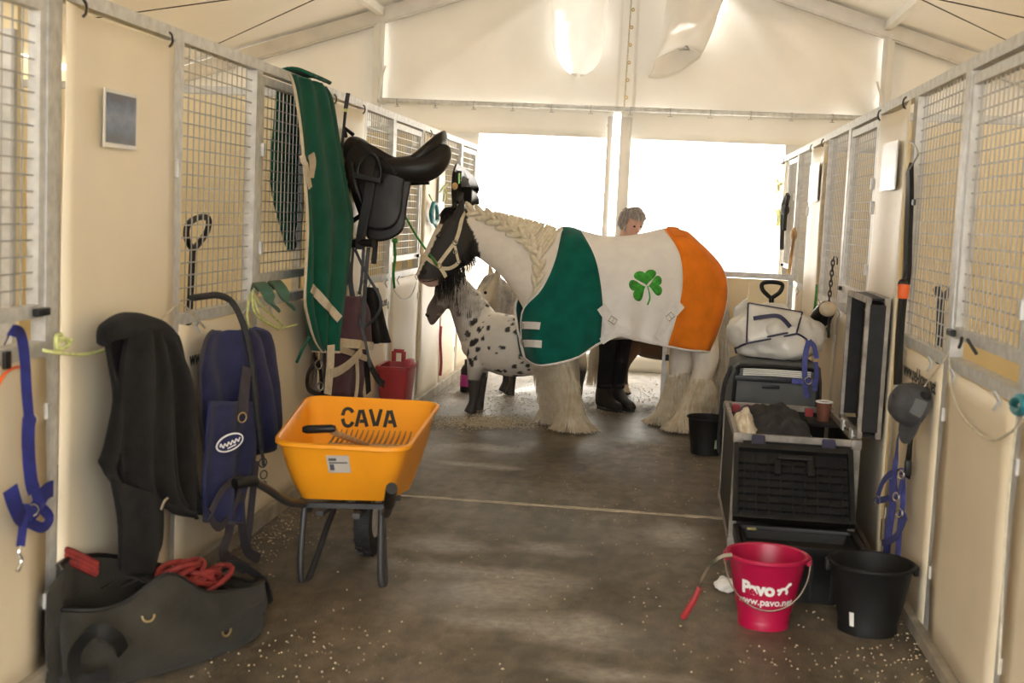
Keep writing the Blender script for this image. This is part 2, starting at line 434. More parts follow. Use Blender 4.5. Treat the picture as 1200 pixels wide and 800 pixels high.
# the curtain under the bar, two leaves meeting at the centre
def curtain(xa, xb, ph):
    def P(x, z):
        return V(x, TB+.03+.025*sin(x*9+ph)*(.4+.6*(2.6-z)/2.6)+.03*noise.noise(V(x*1.7, z*.8, ph)), z)
    mb1 = MB(); mb1.sheet([[P(lerp(xa, xb, j/40), lerp(2.32, 2.63, i/4)) for j in range(41)] for i in range(5)], .004)  # less translucent cloth stands in for the shade of an outside roof overhang
    sa, sb = max(xa, -1.92), min(xb, 1.12)        # clear middle, plain cloth behind the stalls
    mb2 = MB(); mb2.sheet([[P(lerp(sa, sb, j/40), lerp(.05, 2.32, i/20)) for j in range(41)] for i in range(21)], .003)
    oa, ob_ = (xa, sa) if xa < sa else (sb, xb)
    mb1.sheet([[P(lerp(oa, ob_, j/12), lerp(.05, 2.32, i/20)) for j in range(13)] for i in range(21)], .003)
    mb3 = MB(); mb3.sheet([[P(lerp(xa, xb, j/40)+0, lerp(0.0, .16, i/3))+V(0, -.012, 0) for j in range(41)] for i in range(4)], .004)
    return mb1, mb2, mb3
for k, (xa, xb, ph, lab) in enumerate(((-3.0, -.58, .4, 'left leaf of the glowing white curtain, behind the horse\'s neck'), (-.50, 2.05, 2.2, 'right leaf of the glowing white curtain, behind the orange half of the rug'))):
    t = thing('curtain', lab, 'curtain', (lerp(xa, xb, .5), TB, 0))
    a, b, c = curtain(xa, xb, ph)
    a.build('shade_band_and_outer', M['gable'], t, smooth='all'); b.build('sheer_cloth', M['sheer'], t, smooth='all'); c.build('bottom_hem', M['gable'], t, smooth='all')
    ex = xb-.04 if k == 0 else xa+.04
    for q in range(7):
        mb = MB(); mb.lathe([(.006, -.006), (.016, -.006), (.018, 0), (.016, .006), (.006, .006)], V(ex, TB-.01, .4+.34*q), 10, Matrix.Rotation(pi/2, 3, 'X'))
        mb.build('eyelet', M['brass'], t)
    mb = MB(); x_ = xb if k == 0 else xa
    mb.sheet([[V(x_+(-.05 if k == 0 else .11)*j, TB-.012-.01*j, .03+2.5*i/14) for j in range(2)] for i in range(15)], .004)
    mb.build('edge_strip', M['gable'], t, smooth='all')
# bar carrying the curtain
t = thing('curtain_bar', 'long grey tube carrying the curtain across the back of the tent', 'pole', (-.48, TB-.06, 2.6))
mb = MB(); mb.tube([V(-2.95, TB-.06, 2.605), V(2.0, TB-.06, 2.6)], .026, 12); mb.build('tube', M['galv'], t)
ring = None
for k in range(13):
    x = -2.75+.39*k
    mb = MB(); mb.tube([V(x+.0, TB-.06+.034*cos(a), 2.602+.034*sin(a)-.008) for a in [2*pi*i/12 for i in range(12)]], .005, 5, closed=True)
    r = mb.build('hook_ring', M['wire'], t)
    mb = MB(); mb.bar((x-.022, TB-.05, 2.55), (x+.022, TB-.05, 2.55), .006, .006); mb.build('toggle', M['wire'], r)
for x, lab in ((-2.97, 'white aluminium gable post standing behind the left stalls'), (2.03, 'white aluminium gable post standing behind the right stalls')):
    mb = MB(); mb.bx(x-.05, x+.05, TB-.04, TB+.03, 0, roofz(x)-.02); mb.bx(x-.018, x+.018, TB-.06, TB-.035, .0, roofz(x)-.05)
    o = mb.build('trim_1' if x < 0 else 'trim_2', M['white'], smooth=False); structure(o)
    mb = MB(); s_ = 1 if x < 0 else -1
    mb.tube([V(x+s_*.03, TB-.08, 2.62), V(x+s_*.05, TB-.1, 2.8), V(x+s_*.1, TB-.1, 2.95)], .014, 6); o2 = mb.build('brace', M['white'], o)
# rafters of the back gable and of the frames nearer the camera; purlins; tension wires
nt_ = 3
for fy in (TB-.02, 8.0, 3.0, -2.0):
    for sgn, ex in ((-1, EL), (1, ER)):
        mb = MB(); a = V(RX, fy, RZ-.02); b = V(ex, fy, roofz(ex)-.02)
        mb.bar(a, b, .07, .15, (0, 0, 1)); mb.bar(a+V(0, -.045, -.05), b+V(0, -.045, -.05), .02, .03)
        mb.bar(b, V(ex, fy, 0), .07, .13, (1, 0, 0))
        structure(mb.build('trim_%d' % nt_, M['alu'] if fy > 12 else M['alu'], smooth=False)); nt_ += 1
for x in (-2.95, 2.0, RX):
    mb = MB(); mb.bx(x-.035, x+.035, TF, TB-.05, roofz(x)-.02, roofz(x)+.06)
    structure(mb.build('trim_%d' % nt_, M['white'], smooth=False)); nt_ += 1
for k, (p, q, lab) in enumerate((((245, 56, 12.0), (400, -15, 9.5), 'thin tension wire under the roof over the left stalls'),
                    ((170, 13, 9.5), (330, -9, 8.5), 'thin tension wire highest at the upper left corner'),
                    ((1060, -10, 9.0), (1175, 45, 11.2), 'thin tension wire under the roof over the right stalls'),
                    ((1075, -6, 8.6), (1225, 26, 9.4), 'thin tension wire at the upper right corner'))):
    a, b = at(*p), at(*q); dr = (b-a).normalized()
    for sg in (1, -1):                       # run both ends up to the roof frame
        e = b if sg > 0 else a; k2 = 0
        while k2 < 3.5 and e.z+dr.z*sg*(k2+.05) < roofz(e.x+dr.x*sg*(k2+.05))-.03 and e.y+dr.y*sg*(k2+.05) < TB-.1: k2 += .05
        if sg > 0: b = e+dr*k2
        else: a = e-dr*k2
    mb = MB(); mb.tube([a, b], .005, 6); tag(mb.build('tension_wire', M['steel'], smooth=True), lab, 'wire')
# ---------------------------------------------------------------- two air sleeves hanging out of the gable
def sleeve(cx, top, bot, hw, depth, lab, openend):
    t = thing('ventilation_sleeve', lab, 'air sleeve', (cx, TB-.05, bot))
    rings = []; n = 28; K = 16
    for i in range(K+1):
        f = i/K; z = top+(bot-top)*f
        ww = hw*(1-.06*f)*(1 if f < .55 else sqrt(max(.02, 1-((f-.55)/.45)**2*.92)) if not openend else 1.0)
        dd = depth*sin(pi*min(1, .18+f*.62))
        cxx = cx + (0 if not openend else -.17*f*f)
        ring = []
        for k in range(n):
            a = 2*pi*k/n
            rr = 1+.09*sin(3*a+2*f+cx)+.05*sin(5*a-4*f)
            if openend: rr += .10*sin(4*a+6*f)*(1-f)
            ring.append(V(cxx+ww*cos(a)*rr, TB-.02-dd*.5*(1+.95*sin(a))*rr+.03, z + (.10*sin(a) if openend else 0)*f + (openend*.10*f*cos(a))))
        rings.append(ring)
    mb = MB()
    if openend: mb.loft(rings, cap=False)
    else: mb.sheet([[r[(k-6) % n]+(V(0, .06, 0) if k in (0, n//2+12) else V(0, 0, 0)) for k in range(n//2+13)] for r in rings], .003)
    o = mb.build('cloth_tube', M['sleeve'], t, smooth='all')
    if openend: md = o.modifiers.new('s', 'SOLIDIFY'); md.thickness = .004
    if openend:
        mb = MB(); mb.tube([p for p in rings[-1]], .007, 6, closed=True); mb.build('hem', M['sleeve'], t)
        mb = MB(); mb.sheet([[rings[-3][8].lerp(rings[-3][22], .25+.08*i)+V(-.09+.07*j, 0, .03) for j in range(4)] for i in range(4)], .004); mb.build('grey_lining', mat('grey mesh lining', (.3, .3, .3), .8), t)
M['sleeve'] = mat('white sleeve pvc', (.95, .94, .92), .4, var=.02, trans=.55)
M['sleeve2'] = mat('white sleeve pvc 2', (.93, .91, .88), .4, var=.02, trans=.4)
pA = at(676, 87, 12.85); pB = at(792, 80, 12.85)
sleeve(pA.x+.0, 3.75, pA.z, .27, .42, 'bright white drooping cloth sleeve left of the gable seam', 0)
_s = M['sleeve']; M['sleeve'] = M['sleeve2']
sleeve(pB.x+.14, 3.75, pB.z+.05, .25, .5, 'crumpled white cloth sleeve with open end right of the gable seam', 1)
M['sleeve'] = _s
# ================================================================ stall fronts
def text_mesh(s, size, M3, loc, name, m_, parent=None, shear=0, bold=0, sx=1, align='LEFT'):
    cu = bpy.data.curves.new('t', 'FONT'); cu.body = s; cu.size = size; cu.extrude = .0006; cu.align_x = align; cu.shear = shear; cu.offset = bold
    ob = bpy.data.objects.new('t', cu); C.objects.link(ob)
    dg = bpy.context.evaluated_depsgraph_get(); me = bpy.data.meshes.new_from_object(ob.evaluated_get(dg))
    vs = [M3 @ V(v.co.x*sx, v.co.y, v.co.z)+Vector(loc) for v in me.vertices]; fs = [list(p.vertices) for p in me.polygons]
    bpy.data.objects.remove(ob); mb = MB(); mb.add(vs, fs)
    return mb.build(name, m_, parent, smooth=False, recalc=False)
def wire_panel(X, y0, y1, z0, z1):
    mb = MB(); h = .0022
    nz_ = max(2, round((z1-z0)/.05)); ny = max(2, round((y1-y0)/.062))
    for i in range(1, nz_):
        z = lerp(z0, z1, i/nz_); mb.bx(X-h, X+h, y0, y1, z-h*1.15, z+h*1.15)
    for j in range(1, ny):
        y = lerp(y0, y1, j/ny); mb.bx(X-h*3, X-h, y-h, y+h, z0, z1)
    return mb
def stall_front(side, y0, y1, kind, label, text=None):
    """kind: cover (sheet from rail to floor), mesh (fixed wire panel over board), door (framed wire door over board)"""
    X = XL if side < 0 else XR; out = -side      # out: direction towards the aisle
    t = thing('stall_front', label, 'stall panel', (X, (y0+y1)/2, 0))
    P = .024
    tz = WH
    xc = X-out*.022                              # centre plane of the steel, its face on X
    def part(name, m_, *b, bevel=0):
        q = MB(); q.bx(*b); return q.build(name, m_, t, smooth=False, bevel=bevel)
    part('post', M['galv'], xc-P, xc+P, y0, y0+.045, 0, tz-.0455)
    part('post', M['galv'], xc-P, xc+P, y1-.045, y1-.001, 0, tz-.0455)
    part('top_rail', M['galv'], xc-P, xc+P, y0, y1-.001, tz-.045, tz)
    part('bottom_rail', M['galv'], xc-P, xc+P, y0+.046, y1-.046, .015, .055)
    if kind == 'cover':
        G = []
        for i in range(25):
            row = []
            for j in range(13):
                f = i/24; g = j/12; z = lerp(.03, tz-.055, f); y = lerp(y0+.03, y1-.05, g)
                dip = -.02*sin(pi*g)*f**6
                row.append(V(X+out*(.012+.008*sin(g*9+f*2)*(.3+.7*f)+.008*noise.noise(V(y*2, z*1.5, 4))), y, z+dip))
            G.append(row)
        q = MB(); q.sheet(G, .004); q.build('cover_sheet', M['sheet_'], t, smooth='all')
        for yy in (y0+.14, y1-.16):
            q = MB(); q.tube([V(X+out*(.016+.02*abs(cos(a))), yy, tz-.06+.028*sin(a)) for a in [2*pi*k/10 for k in range(10)]], .005, 5, closed=True)
            q.build('clip', M['wire'], t)
        part('latch', M['galv'], X+out*.003, X+out*.02, y1-.04, y1-.012, 1.62, 1.69, bevel=.003)
    else:
        zr = 1.07
        q = MB(); G = []
        for i in range(13):
            G.append([V(X+out*(.002+.006*noise.noise(V(j*.7, i*.5, y0))), lerp(y0+.04, y1-.04, j/8), lerp(.05, zr-.015+(-.015*abs(sin(j*1.4)) if i == 12 else 0), i/12)) for j in range(9)])
        q.sheet(G, .006); q.build('lower_board', M['board'], t, smooth='all')
        part('middle_rail', M['galv'], xc-P, xc+P, y0+.046, y1-.046, zr-.022, zr+.022)
        z0 = zr+.02
        if kind == 'door':
            z0 = zr+.115
            part('door_bottom_rail', M['galv'], xc-P*.8, xc+P*.8, y0+.05, y1-.05, z0-.02, z0+.02)
            part('door_top_rail', M['galv'], xc-P*.8, xc+P*.8, y0+.05, y1-.05, tz-.10, tz-.062)
            part('door_stile', M['galv'], xc-P*.8, xc+P*.8, y0+.05, y0+.085, z0+.021, tz-.1005)
            part('door_stile', M['galv'], xc-P*.8, xc+P*.8, y1-.085, y1-.05, z0+.021, tz-.1005)
            stuff(wire_panel(xc, y0+.085, y1-.085, z0+.02, tz-.1).build('wire_mesh', M['wire'], t, smooth=False))
            for zz in (1.75, 1.3): part('hinge', M['galv'], X+out*.002, X+out*.016, y0+.032, y0+.062, zz, zz+.06, bevel=.003)
            part('latch', M['black'], X+out*.002, X+out*.022, y1-.13, y1-.05, z0-.012, z0+.012, bevel=.004)
        else:
            stuff(wire_panel(xc, y0+.045, y1-.045, z0, tz-.045).build('wire_mesh', M['wire'], t, smooth=False))
        for yy in (y0+.2, y1-.2):
            q = MB(); q.tube([V(X+out*.012+out*.016*abs(sin(a)), yy+.008*cos(a), zr-.035+.03*sin(a)) for a in [2*pi*k/10 for k in range(10)]], .004, 5, closed=True); q.build('clip', M['wire'], t)
        for zz in (.25, .85): part('hinge', M['galv'], X+out*.002, X+out*.014, y1-.05, y1-.02, zz, zz+.05, bevel=.003)
        if text:
            if side < 0: R3 = Matrix(((0, 0, 1), (1, 0, 0), (0, 1, 0))); lc = (X+.013, y0+text[1], text[2])
            else: R3 = Matrix(((0, 0, -1), (-1, 0, 0), (0, 1, 0))); lc = (X-.013, y1-text[1], text[2])
            l_ = text_mesh(text[0], .085, R3, lc, 'lettering', M['ink'], t, bold=.001, sx=1.0)
            l_['label'] = 'black printed web address'
    return t
TXT = 'www.pel-boxes.net'
stall_front(-1, 1.75, 2.77, 'mesh', 'left stall wire panel nearest the photographer, cut by the picture edge')
stall_front(-1, 2.77, 3.79, 'door', 'left stall wire door nearest the camera, carrying the royal blue halter')
stall_front(-1, 3.79, 4.80, 'cover', 'left stall panel covered by a cream sheet and carrying the blue poster')
stall_front(-1, 4.80, 5.78, 'mesh', 'left stall wire panel above the navy blanket, shovel handle showing through', (TXT, .14, .88))
stall_front(-1, 5.78, 6.88, 'door', 'left stall wire door half hidden by the hanging green rug')
stall_front(-1, 6.88, 7.86, 'cover', 'cream covered left stall panel behind the black saddle')
stall_front(-1, 7.86, 8.74, 'mesh', 'left stall wire panel directly behind the saddle seat', (TXT, .1, .88))
stall_front(-1, 8.74, 9.80, 'door', 'left stall wire door between the saddle and the horse\'s face')
stall_front(-1, 9.80, 10.78, 'cover', 'cream covered left stall panel with a small notice and the teal rope')
stall_front(-1, 10.78, 11.68, 'mesh', 'left stall wire panel where the black bridles hang')
stall_front(-1, 11.68, 12.62, 'door', 'farthest left stall wire door, beside the white curtain')
stall_front(1, 2.90, 3.92, 'mesh', 'right stall wire panel nearest the photographer, outside the picture edge')
stall_front(1, 3.92, 4.95, 'door', 'right stall wire door nearest the camera, with a double middle rail')
stall_front(1, 4.95, 5.95, 'mesh', 'right stall wire panel above the cap, web address printed on its board', (TXT, .24, .93))
stall_front(1, 5.95, 6.95, 'cover', 'cream covered right stall panel behind the open trunk lid')
stall_front(1, 6.95, 8.03, 'door', 'right stall wire door where the hooked chain hangs')
stall_front(1, 8.03, 9.05, 'mesh', 'right stall wire panel between the chain and the far cream cover')
stall_front(1, 9.05, 10.05, 'cover', 'narrow looking cream covered right stall panel behind the shovel handle')
stall_front(1, 10.05, 11.1, 'mesh', 'right stall wire panel above the open tan half door')
stall_front(1, 11.1, 12.0, 'door', 'right stall wire door where the far black rope hangs')
stall_front(1, 12.0, 12.85, 'cover', 'farthest cream covered right stall panel with yellow twine on its edge')
# partitions between neighbouring stalls, most seen through the wire
def partition(side, y, lab):
    X = XL if side < 0 else XR; xe = EL+.25 if side < 0 else ER-.25
    xa, xb = (xe, X-.075) if side < 0 else (X+.075, xe)
    t = thing('stall_partition', lab, 'partition', ((xa+xb)/2, y, 0))
    nb = 3
    for k in range(nb):
        q = MB(); x0 = lerp(xa, xb, k/nb)+.0008; x1 = lerp(xa, xb, (k+1)/nb)-.0008
        q.bx(x0, x1, y-.012, y+.012, .03, 2.10); q.build('board', M['inner'], t, smooth=False, bevel=.0015)
    q = MB(); q.bx(xa, xb, y-.022, y+.022, 2.105, 2.145); q.build('top_rail', M['galv'], t, smooth=False)
    for x in (xa+.02, xb-.02):
        q = MB(); q.bx(x-.02, x+.02, y-.035, y-.013, 0, 2.02); q.build('post', M['galv'], t, smooth=False)
for y, n_ in ((.70, 'beside the camera'), (3.72, 'nearest'), (6.80, 'second'), (9.74, 'third'), (12.6, 'farthest')):  # first of each row is unseen, added to dim the nearest stall
    partition(-1, y, 'tan board partition inside the left stalls, %s' % (n_ if 'camera' in n_ else n_+' from the camera'))
for y, n_ in ((.85, 'beside the camera'), (3.86, 'nearest'), (6.90, 'second'), (10.0, 'third'), (12.8, 'farthest')):
    partition(1, y, 'tan board partition inside the right stalls, %s' % (n_ if 'camera' in n_ else n_+' from the camera'))
# low kerb board along both rows
for nm, x in (('baseboard_left', XL+.02), ('baseboard_right', XR-.02)):
    q = MB(); q.bx(x-.018, x+.018, 1.75 if x < 0 else 2.9, 12.6, 0, .05 if x > 0 else .07); structure(q.build(nm, mat('dirty kerb '+nm, (.30, .26, .2), .7, var=.3, scale=6), smooth=False, bevel=.004))
# ================================================================ animals
def remesh(mb, voxel, it=5, fac=.5):
    ob = bpy.data.objects.new('r', mb.mesh('r')); C.objects.link(ob)
    bm = bmesh.new(); bm.from_mesh(ob.data); bmesh.ops.recalc_face_normals(bm, faces=bm.faces); bm.to_mesh(ob.data); bm.free()
    md = ob.modifiers.new('r', 'REMESH'); md.mode = 'VOXEL'; md.voxel_size = voxel
    if it: m2 = ob.modifiers.new('s', 'SMOOTH'); m2.iterations = it; m2.factor = fac
    dg = bpy.context.evaluated_depsgraph_get(); me = bpy.data.meshes.new_from_object(ob.evaluated_get(dg))
    out = MB(); out.v = [v.co.copy() for v in me.vertices]; out.f = [list(p.vertices) for p in me.polygons]
    bpy.data.objects.remove(ob); bpy.data.meshes.remove(me); return out
def ring2(A, B, w, lat, n=20, e=2.3):
    """closed ring spanning profile points A (upper) and B (lower) with half width w along lat"""
    c = (A+B)/2; h = (A-B)/2; R = []
    for k in range(n):
        a = 2*pi*k/n; ca, sa = cos(a), sin(a)
        R.append(c+h*(abs(ca)**(2/e))*(1 if ca >= 0 else -1)+lat*w*(abs(sa)**(2/e))*(1 if sa >= 0 else -1))
    return R
def dense(st, k=4):
    """stations (A,B,w) -> smoothed stations"""
    A = smooth_path([s[0] for s in st], k); B = smooth_path([s[1] for s in st], k); W = smooth_vals([s[2] for s in st], k)
    return list(zip(A, B, W))
def hair(mb, root, tip, r, bend=None, seg=4, sides=3):
    bend = bend if bend is not None else V(0, 0, 0)
    P = []; R = []
    for i in range(seg+1):
        t = i/seg; P.append(root.lerp(tip, t)+bend*(4*t*(1-t))); R.append(r*(1-.75*t))
    mb.tube(P, R, sides, cap=False)
def rnd(a): return random.uniform(-a, a)
# ---------------------------------------------------------------- the large cob
HANG = radians(20)
HC = V(-.60, 9.35, 0); HF = V(-cos(HANG), -sin(HANG), 0); HN = V(sin(HANG), -cos(HANG), 0)   # forward, near side
def hp(u, v, y=0.):
    d = ray(u, v); t = ((HC+HN*y-EYE).dot(HN))/d.dot(HN); return EYE+d*t
def hlocal(p):
    q = p-HC; return q.dot(HF), q.dot(HN), q.z
def sag_px(p):
    q = p-HN*((p-HC).dot(HN)); d = q-EYE; k = d.dot(_fw); return 600+FPX*d.dot(_r2)/k, 400-FPX*d.dot(_u2)/k
def mirror(p): return p-HN*(2*(p-HC).dot(HN))
def S(ut, vt, ub, vb, w): return (hp(ut, vt), hp(ub, vb), w)
hb = MB()
st = [S(840, 325, 841, 372, .08), S(832, 304, 833, 400, .16), S(815, 284, 815, 404, .225), S(787, 274, 787, 404, .29), S(750, 280, 750, 398, .305), S(715, 283, 715, 398, .31),
      S(690, 277, 690, 400, .29), S(668, 271, 668, 404, .26), S(648, 279, 648, 406, .23), S(628, 305, 630, 400, .20), S(617, 335, 619, 385, .13)]
hb.loft([ring2(a, b, c, HN) for a, b, c in dense(st)])
st = [S(668, 271, 625, 392, .18), S(650, 269, 613, 362, .145), S(628, 262, 602, 343, .115), S(603, 254, 586, 322, .095), S(580, 248, 566, 306, .085), S(560, 245, 553, 297, .08), S(548, 246, 548, 290, .07)]
hb.loft([ring2(a, b, c, HN, e=2.1) for a, b, c in dense(st)])
st = [S(549, 243, 557, 282, .055), S(536, 245, 557, 298, .085), S(522, 252, 551, 308, .10), S(512, 265, 541, 314, .095), S(503, 283, 530, 320, .078), S(496, 299, 522, 327, .066), S(491, 312, 517, 333, .064), S(488, 321, 509, 336, .057), S(490, 329, 502, 336, .035)]
hb.loft([ring2(a, b, c, HN, e=2.5) for a, b, c in dense(st)])
def limb(mb, pts, f, seg=12, k=4):
    P = smooth_path([f(*p[:3]) for p in pts], k); R = smooth_vals([p[3] for p in pts], k); mb.tube(P, R, seg)
legs = [
 [(644, 350, .07, .13), (649, 395, .11, .11), (656, 425, .15, .085), (662, 452, .16, .068), (666, 476, .16, .052), (669, 492, .16, .062), (671, 503, .16, .072), (672, 507, .16, .07)],
 [(632, 350, -.07, .13), (636, 395, -.11, .11), (641, 425, -.15, .085), (646, 450, -.16, .068), (649, 472, -.16, .052), (652, 488, -.16, .062), (654, 497, -.16, .072), (654, 500, -.16, .07)],
 [(816, 345, .06, .15), (822, 392, .10, .12), (827, 420, .16, .10), (822, 441, .16, .078), (815, 456, .16, .062), (806, 476, .16, .052), (800, 491, .16, .066), (797, 504, .16, .07)],
 [(804, 345, -.06, .15), (804, 392, -.11, .12), (800, 420, -.16, .10), (795, 440, -.16, .078), (789, 455, -.16, .062), (781, 473, -.16, .052), (775, 487, -.16, .066), (772, 499, -.16, .07)]]
for L_ in legs: limb(hb, L_, hp)
# ears
for y, (bu, bv, tu, tv) in ((.055, (536, 257, 543, 232)), (-.055, (529, 257, 534, 236))):
    a, b = hp(bu, bv, y), hp(tu, tv, y*1.25); P = [a+(b-a)*t for t in (-.25, 0, .25, .55, .82, 1.0)]
    hb.tube(P, [.03, .034, .036, .030, .020, .009], 10)
hm = remesh(hb, .0125, 5, .5)
cols = []
for p in hm.v:
    u, v = sag_px(p); a, y, z = hlocal(p)
    c = Vector((.90, .81, .69))*(1-.05*(noise.noise(p*5)))
    nb_ = 3.5*noise.noise(p*14)
    # black head: everything in front of the line behind ear and cheek
    edge = 546+nb_ if v < 258 else (546+(v-258)*.38+nb_ if v < 300 else 562-(v-300)*.2+nb_)
    if u < edge and v < 345:
        c = Vector((.020, .017, .016))
        fx = 511-(v-262)*.42                            # profile of the face
        dist = u-fx
        if v > 262 and dist < (13-11*abs(y)/.1)*(1-(v-262)/90) and v < 322: c = Vector((.78, .70, .6))
        if v > 326 and u < 512 and dist > -99: c = c.lerp(Vector((.55, .36, .28)), min(1, (v-326)/5))
        if v > 305 and abs(y) < .02 and u < 500: c = Vector((.6, .45, .37))
    elif z < .07: c = Vector((.35, .27, .18))
    elif z < .5: c = c.lerp(Vector((.72, .6, .42)), min(1, (.5-z)/.3))
    cols.append(c)
hm.col = cols
horse = thing('horse', 'big white cob with black face and plaited mane, wearing the tricolour rug', 'horse', (HC.x+.35, HC.y+.13, 0))
hbody = hm.build('body', M['horse'], horse, smooth='all', recalc=False)
hbvh = hm.bvh()
def hit(u, v, b=None, off=.0):
    d = ray(u, v).normalized(); h = (b or hbvh).ray_cast(EYE, d)
    if h[0] is None: return None, None
    n = h[1] if h[1].dot(d) < 0 else -h[1]
    return h[0]+n*off, n
# eyes, nostrils
p, n = hit(514, 277)
for q in (p, mirror(p)):
    mb = MB(); nn = (q-HC).dot(HN); mb.ell(q-HN*.005*(1 if nn > 0 else -1), .018, .018, .016); e = mb.build('eye', mat('dark eye', (.012, .008, .006), .08, var=.1, coat=1), horse)
    mb = MB(); mb.tube(smooth_path([q+HF*.022+V(0, 0, -.002), q+V(0, 0, .017), q-HF*.022+V(0, 0, .004)], 4), .005, 6); mb.build('eyelid', mat('eyelid skin', (.10, .085, .075), .4), e)
p, n = hit(497, 318)
if p:
    for q in (p, mirror(p)):
        mb = MB(); mb.ell(q, .017, .012, .022); mb.build('nostril', M['blackhair'], horse)
# mouth line
mb = MB(); pts = []
for (u, v) in ((495, 329), (500, 330), (506, 329), (512, 327)):
    q, _n = hit(u, v, off=.001)
    if q: pts.append(q)
mb.tube(pts, .0035, 5); mb.build('mouth_line', M['blackhair'], horse)
# plaited mane: strands gathered from the crest into a running plait
path = [(549, 247), (561, 251), (574, 256), (588, 263), (602, 271), (615, 280), (625, 291), (630, 305), (631, 318), (630, 330), (628, 341)]
PP = []; NNs = []
for (u, v) in path:
    q, n = hit(u, v, off=.012)
    if q is None: q = hp(u, v, .09); n = HN
    PP.append(q); NNs.append(n)
SP = smooth_path(PP, 8)
plait = MB(); n = len(SP); L = 0; acc = [0]
for i in range(1, n): acc.append(acc[-1]+(SP[i]-SP[i-1]).length)
tot = acc[-1]; step = .060; k = 0; s = .0
def along(s):
    for i in range(1, n):
        if acc[i] >= s: return SP[i-1].lerp(SP[i], (s-acc[i-1])/(acc[i]-acc[i-1])), (SP[i]-SP[i-1]).normalized()
    return SP[-1], (SP[-1]-SP[-2]).normalized()
mane = None
while s < tot:
    c, t = along(s); f = s/tot; sc = .75+.45*sin(pi*min(1, .15+f*.75)); side = 1 if k % 2 else -1
    b = t.cross(HN).normalized(); d = (t*.85-b*side*.5).normalized(); x = d.cross(HN).normalized()
    R3 = Matrix((( d.x, x.x, HN.x), (d.y, x.y, HN.y), (d.z, x.z, HN.z)))
    plait.ell(c+b*side*.017*sc+HN*.012, .058*sc, .0215*sc, .027*sc, R3, 12, 8)
    s += step*.62*sc; k += 1
mane = plait.build('plaited_mane', M['mane'], horse, smooth='all')
st_ = MB()
for i in range(8, 30):
    f = i/29; u = 552+(655-552)*f; v = 246+ (269-246)*f**1.5
    cr = hp(u, v, .0)
    tgt, _t = along(tot*(.08+.55*f)+.01)
    if f > .85: tgt, _t = along(tot*(.60+.15*(f-.85)/.15))
    mid = cr.lerp(tgt, .5); loc_, nn_, _, _2 = hbvh.find_nearest(mid)
    if loc_ is not None: mid = loc_+HN*.014
    st_.tube(smooth_path([cr+V(rnd(.004), rnd(.004), .004), mid+V(rnd(.004), 0, 0), tgt-HN*.004], 4), [.010, .013, .014, .0145, .0145, .014, .013, .011, .009], 8)
m2 = st_.build('mane_strands', M['mane'], mane, smooth='all'); stuff(m2)
mb = MB(); q, nq = hit(656, 272, off=.004)
mb.box(hp(657, 272, .03), (.035, .035, .05)); mb.build('mane_end', M['mane'], mane)
# forelock, chin beard and jaw hair in black, white chin strands
fl = MB()
for i in range(90):
    b0 = hp(533+rnd(6), 248+rnd(4), rnd(.05)); fl_t = hp(521+rnd(8), 262+rnd(8), rnd(.09)); hair(fl, b0, fl_t, .004, (HF*.025+V(0, 0, .03)))
stuff(fl.build('forelock', M['blackhair'], horse, smooth='all'))
bd = MB()
for i in range(160):
    u0 = random.uniform(511, 545); v0 = 333-(u0-511)*.55+rnd(2)
    L_ = random.uniform(10, 30)*(1.15-abs(u0-527)/40); hair(bd, hp(u0, v0-2, rnd(.045)), hp(u0+rnd(4)+1, v0+L_, rnd(.05)), .0038, V(rnd(.01), 0, rnd(.01)))
for i in range(110):
    u0 = 548+rnd(8); v0 = 290+rnd(14); hair(bd, hp(u0, v0, random.choice((-1, 1))*.07), hp(u0+3+rnd(5), v0+random.uniform(10, 24), random.choice((-1, 1))*.075), .004, HN*.02)
stuff(bd.build('beard', M['blackhair'], horse, smooth='all'))
# leg feather, one part for each leg
for L_ in legs:
    fm = MB(); side = 1 if L_[0][2] > 0 else -1
    hind = L_[0][0] > 700
    P = smooth_path([hp(*p[:3]) for p in L_], 6); R = smooth_vals([p[3] for p in L_], 6)
    lowest = P[-1].z
    cand = [i for i in range(len(P)) if .06 < P[i].z < (.42 if hind else .55)]
    for q in range(1500):
        i = random.choice(cand); p0 = P[i]; a = random.uniform(0, 2*pi)
        dv = V(cos(a), sin(a), 0); back = max(0, dv.dot(-HF))
        f = 1-(p0.z/.55)
        root = p0+dv*R[i]*.85
        Ln = random.uniform(.10, .22)*(.6+.5*back+.3*f)
        zt = max(.004+random.random()*.012, root.z-Ln)
        flare = (.02+.075*f*random.random()+.035*back)*(1.0 if not hind else .9)*(1.35 if zt < .03 else .75)
        tip = V(root.x, root.y, zt)+dv*flare-HF*(.02*back)+V(rnd(.015), rnd(.015), 0)
        hair(fm, root, tip, random.uniform(.0045, .0075), dv*.012)
    o = fm.build('leg_feather', M['feather'], horse, smooth='all', recalc=False); stuff(o)
# tail, mostly under the rug
tm = MB()
for i in range(500):
    a = hp(846+rnd(3), 345+rnd(10), rnd(.05)); b = hp(846+rnd(11), random.uniform(440, 486), rnd(.09)); hair(tm, a, b, .006, -HF*.03, 5)
stuff(tm.build('tail', M['tailhair'], horse, smooth='all', recalc=False))
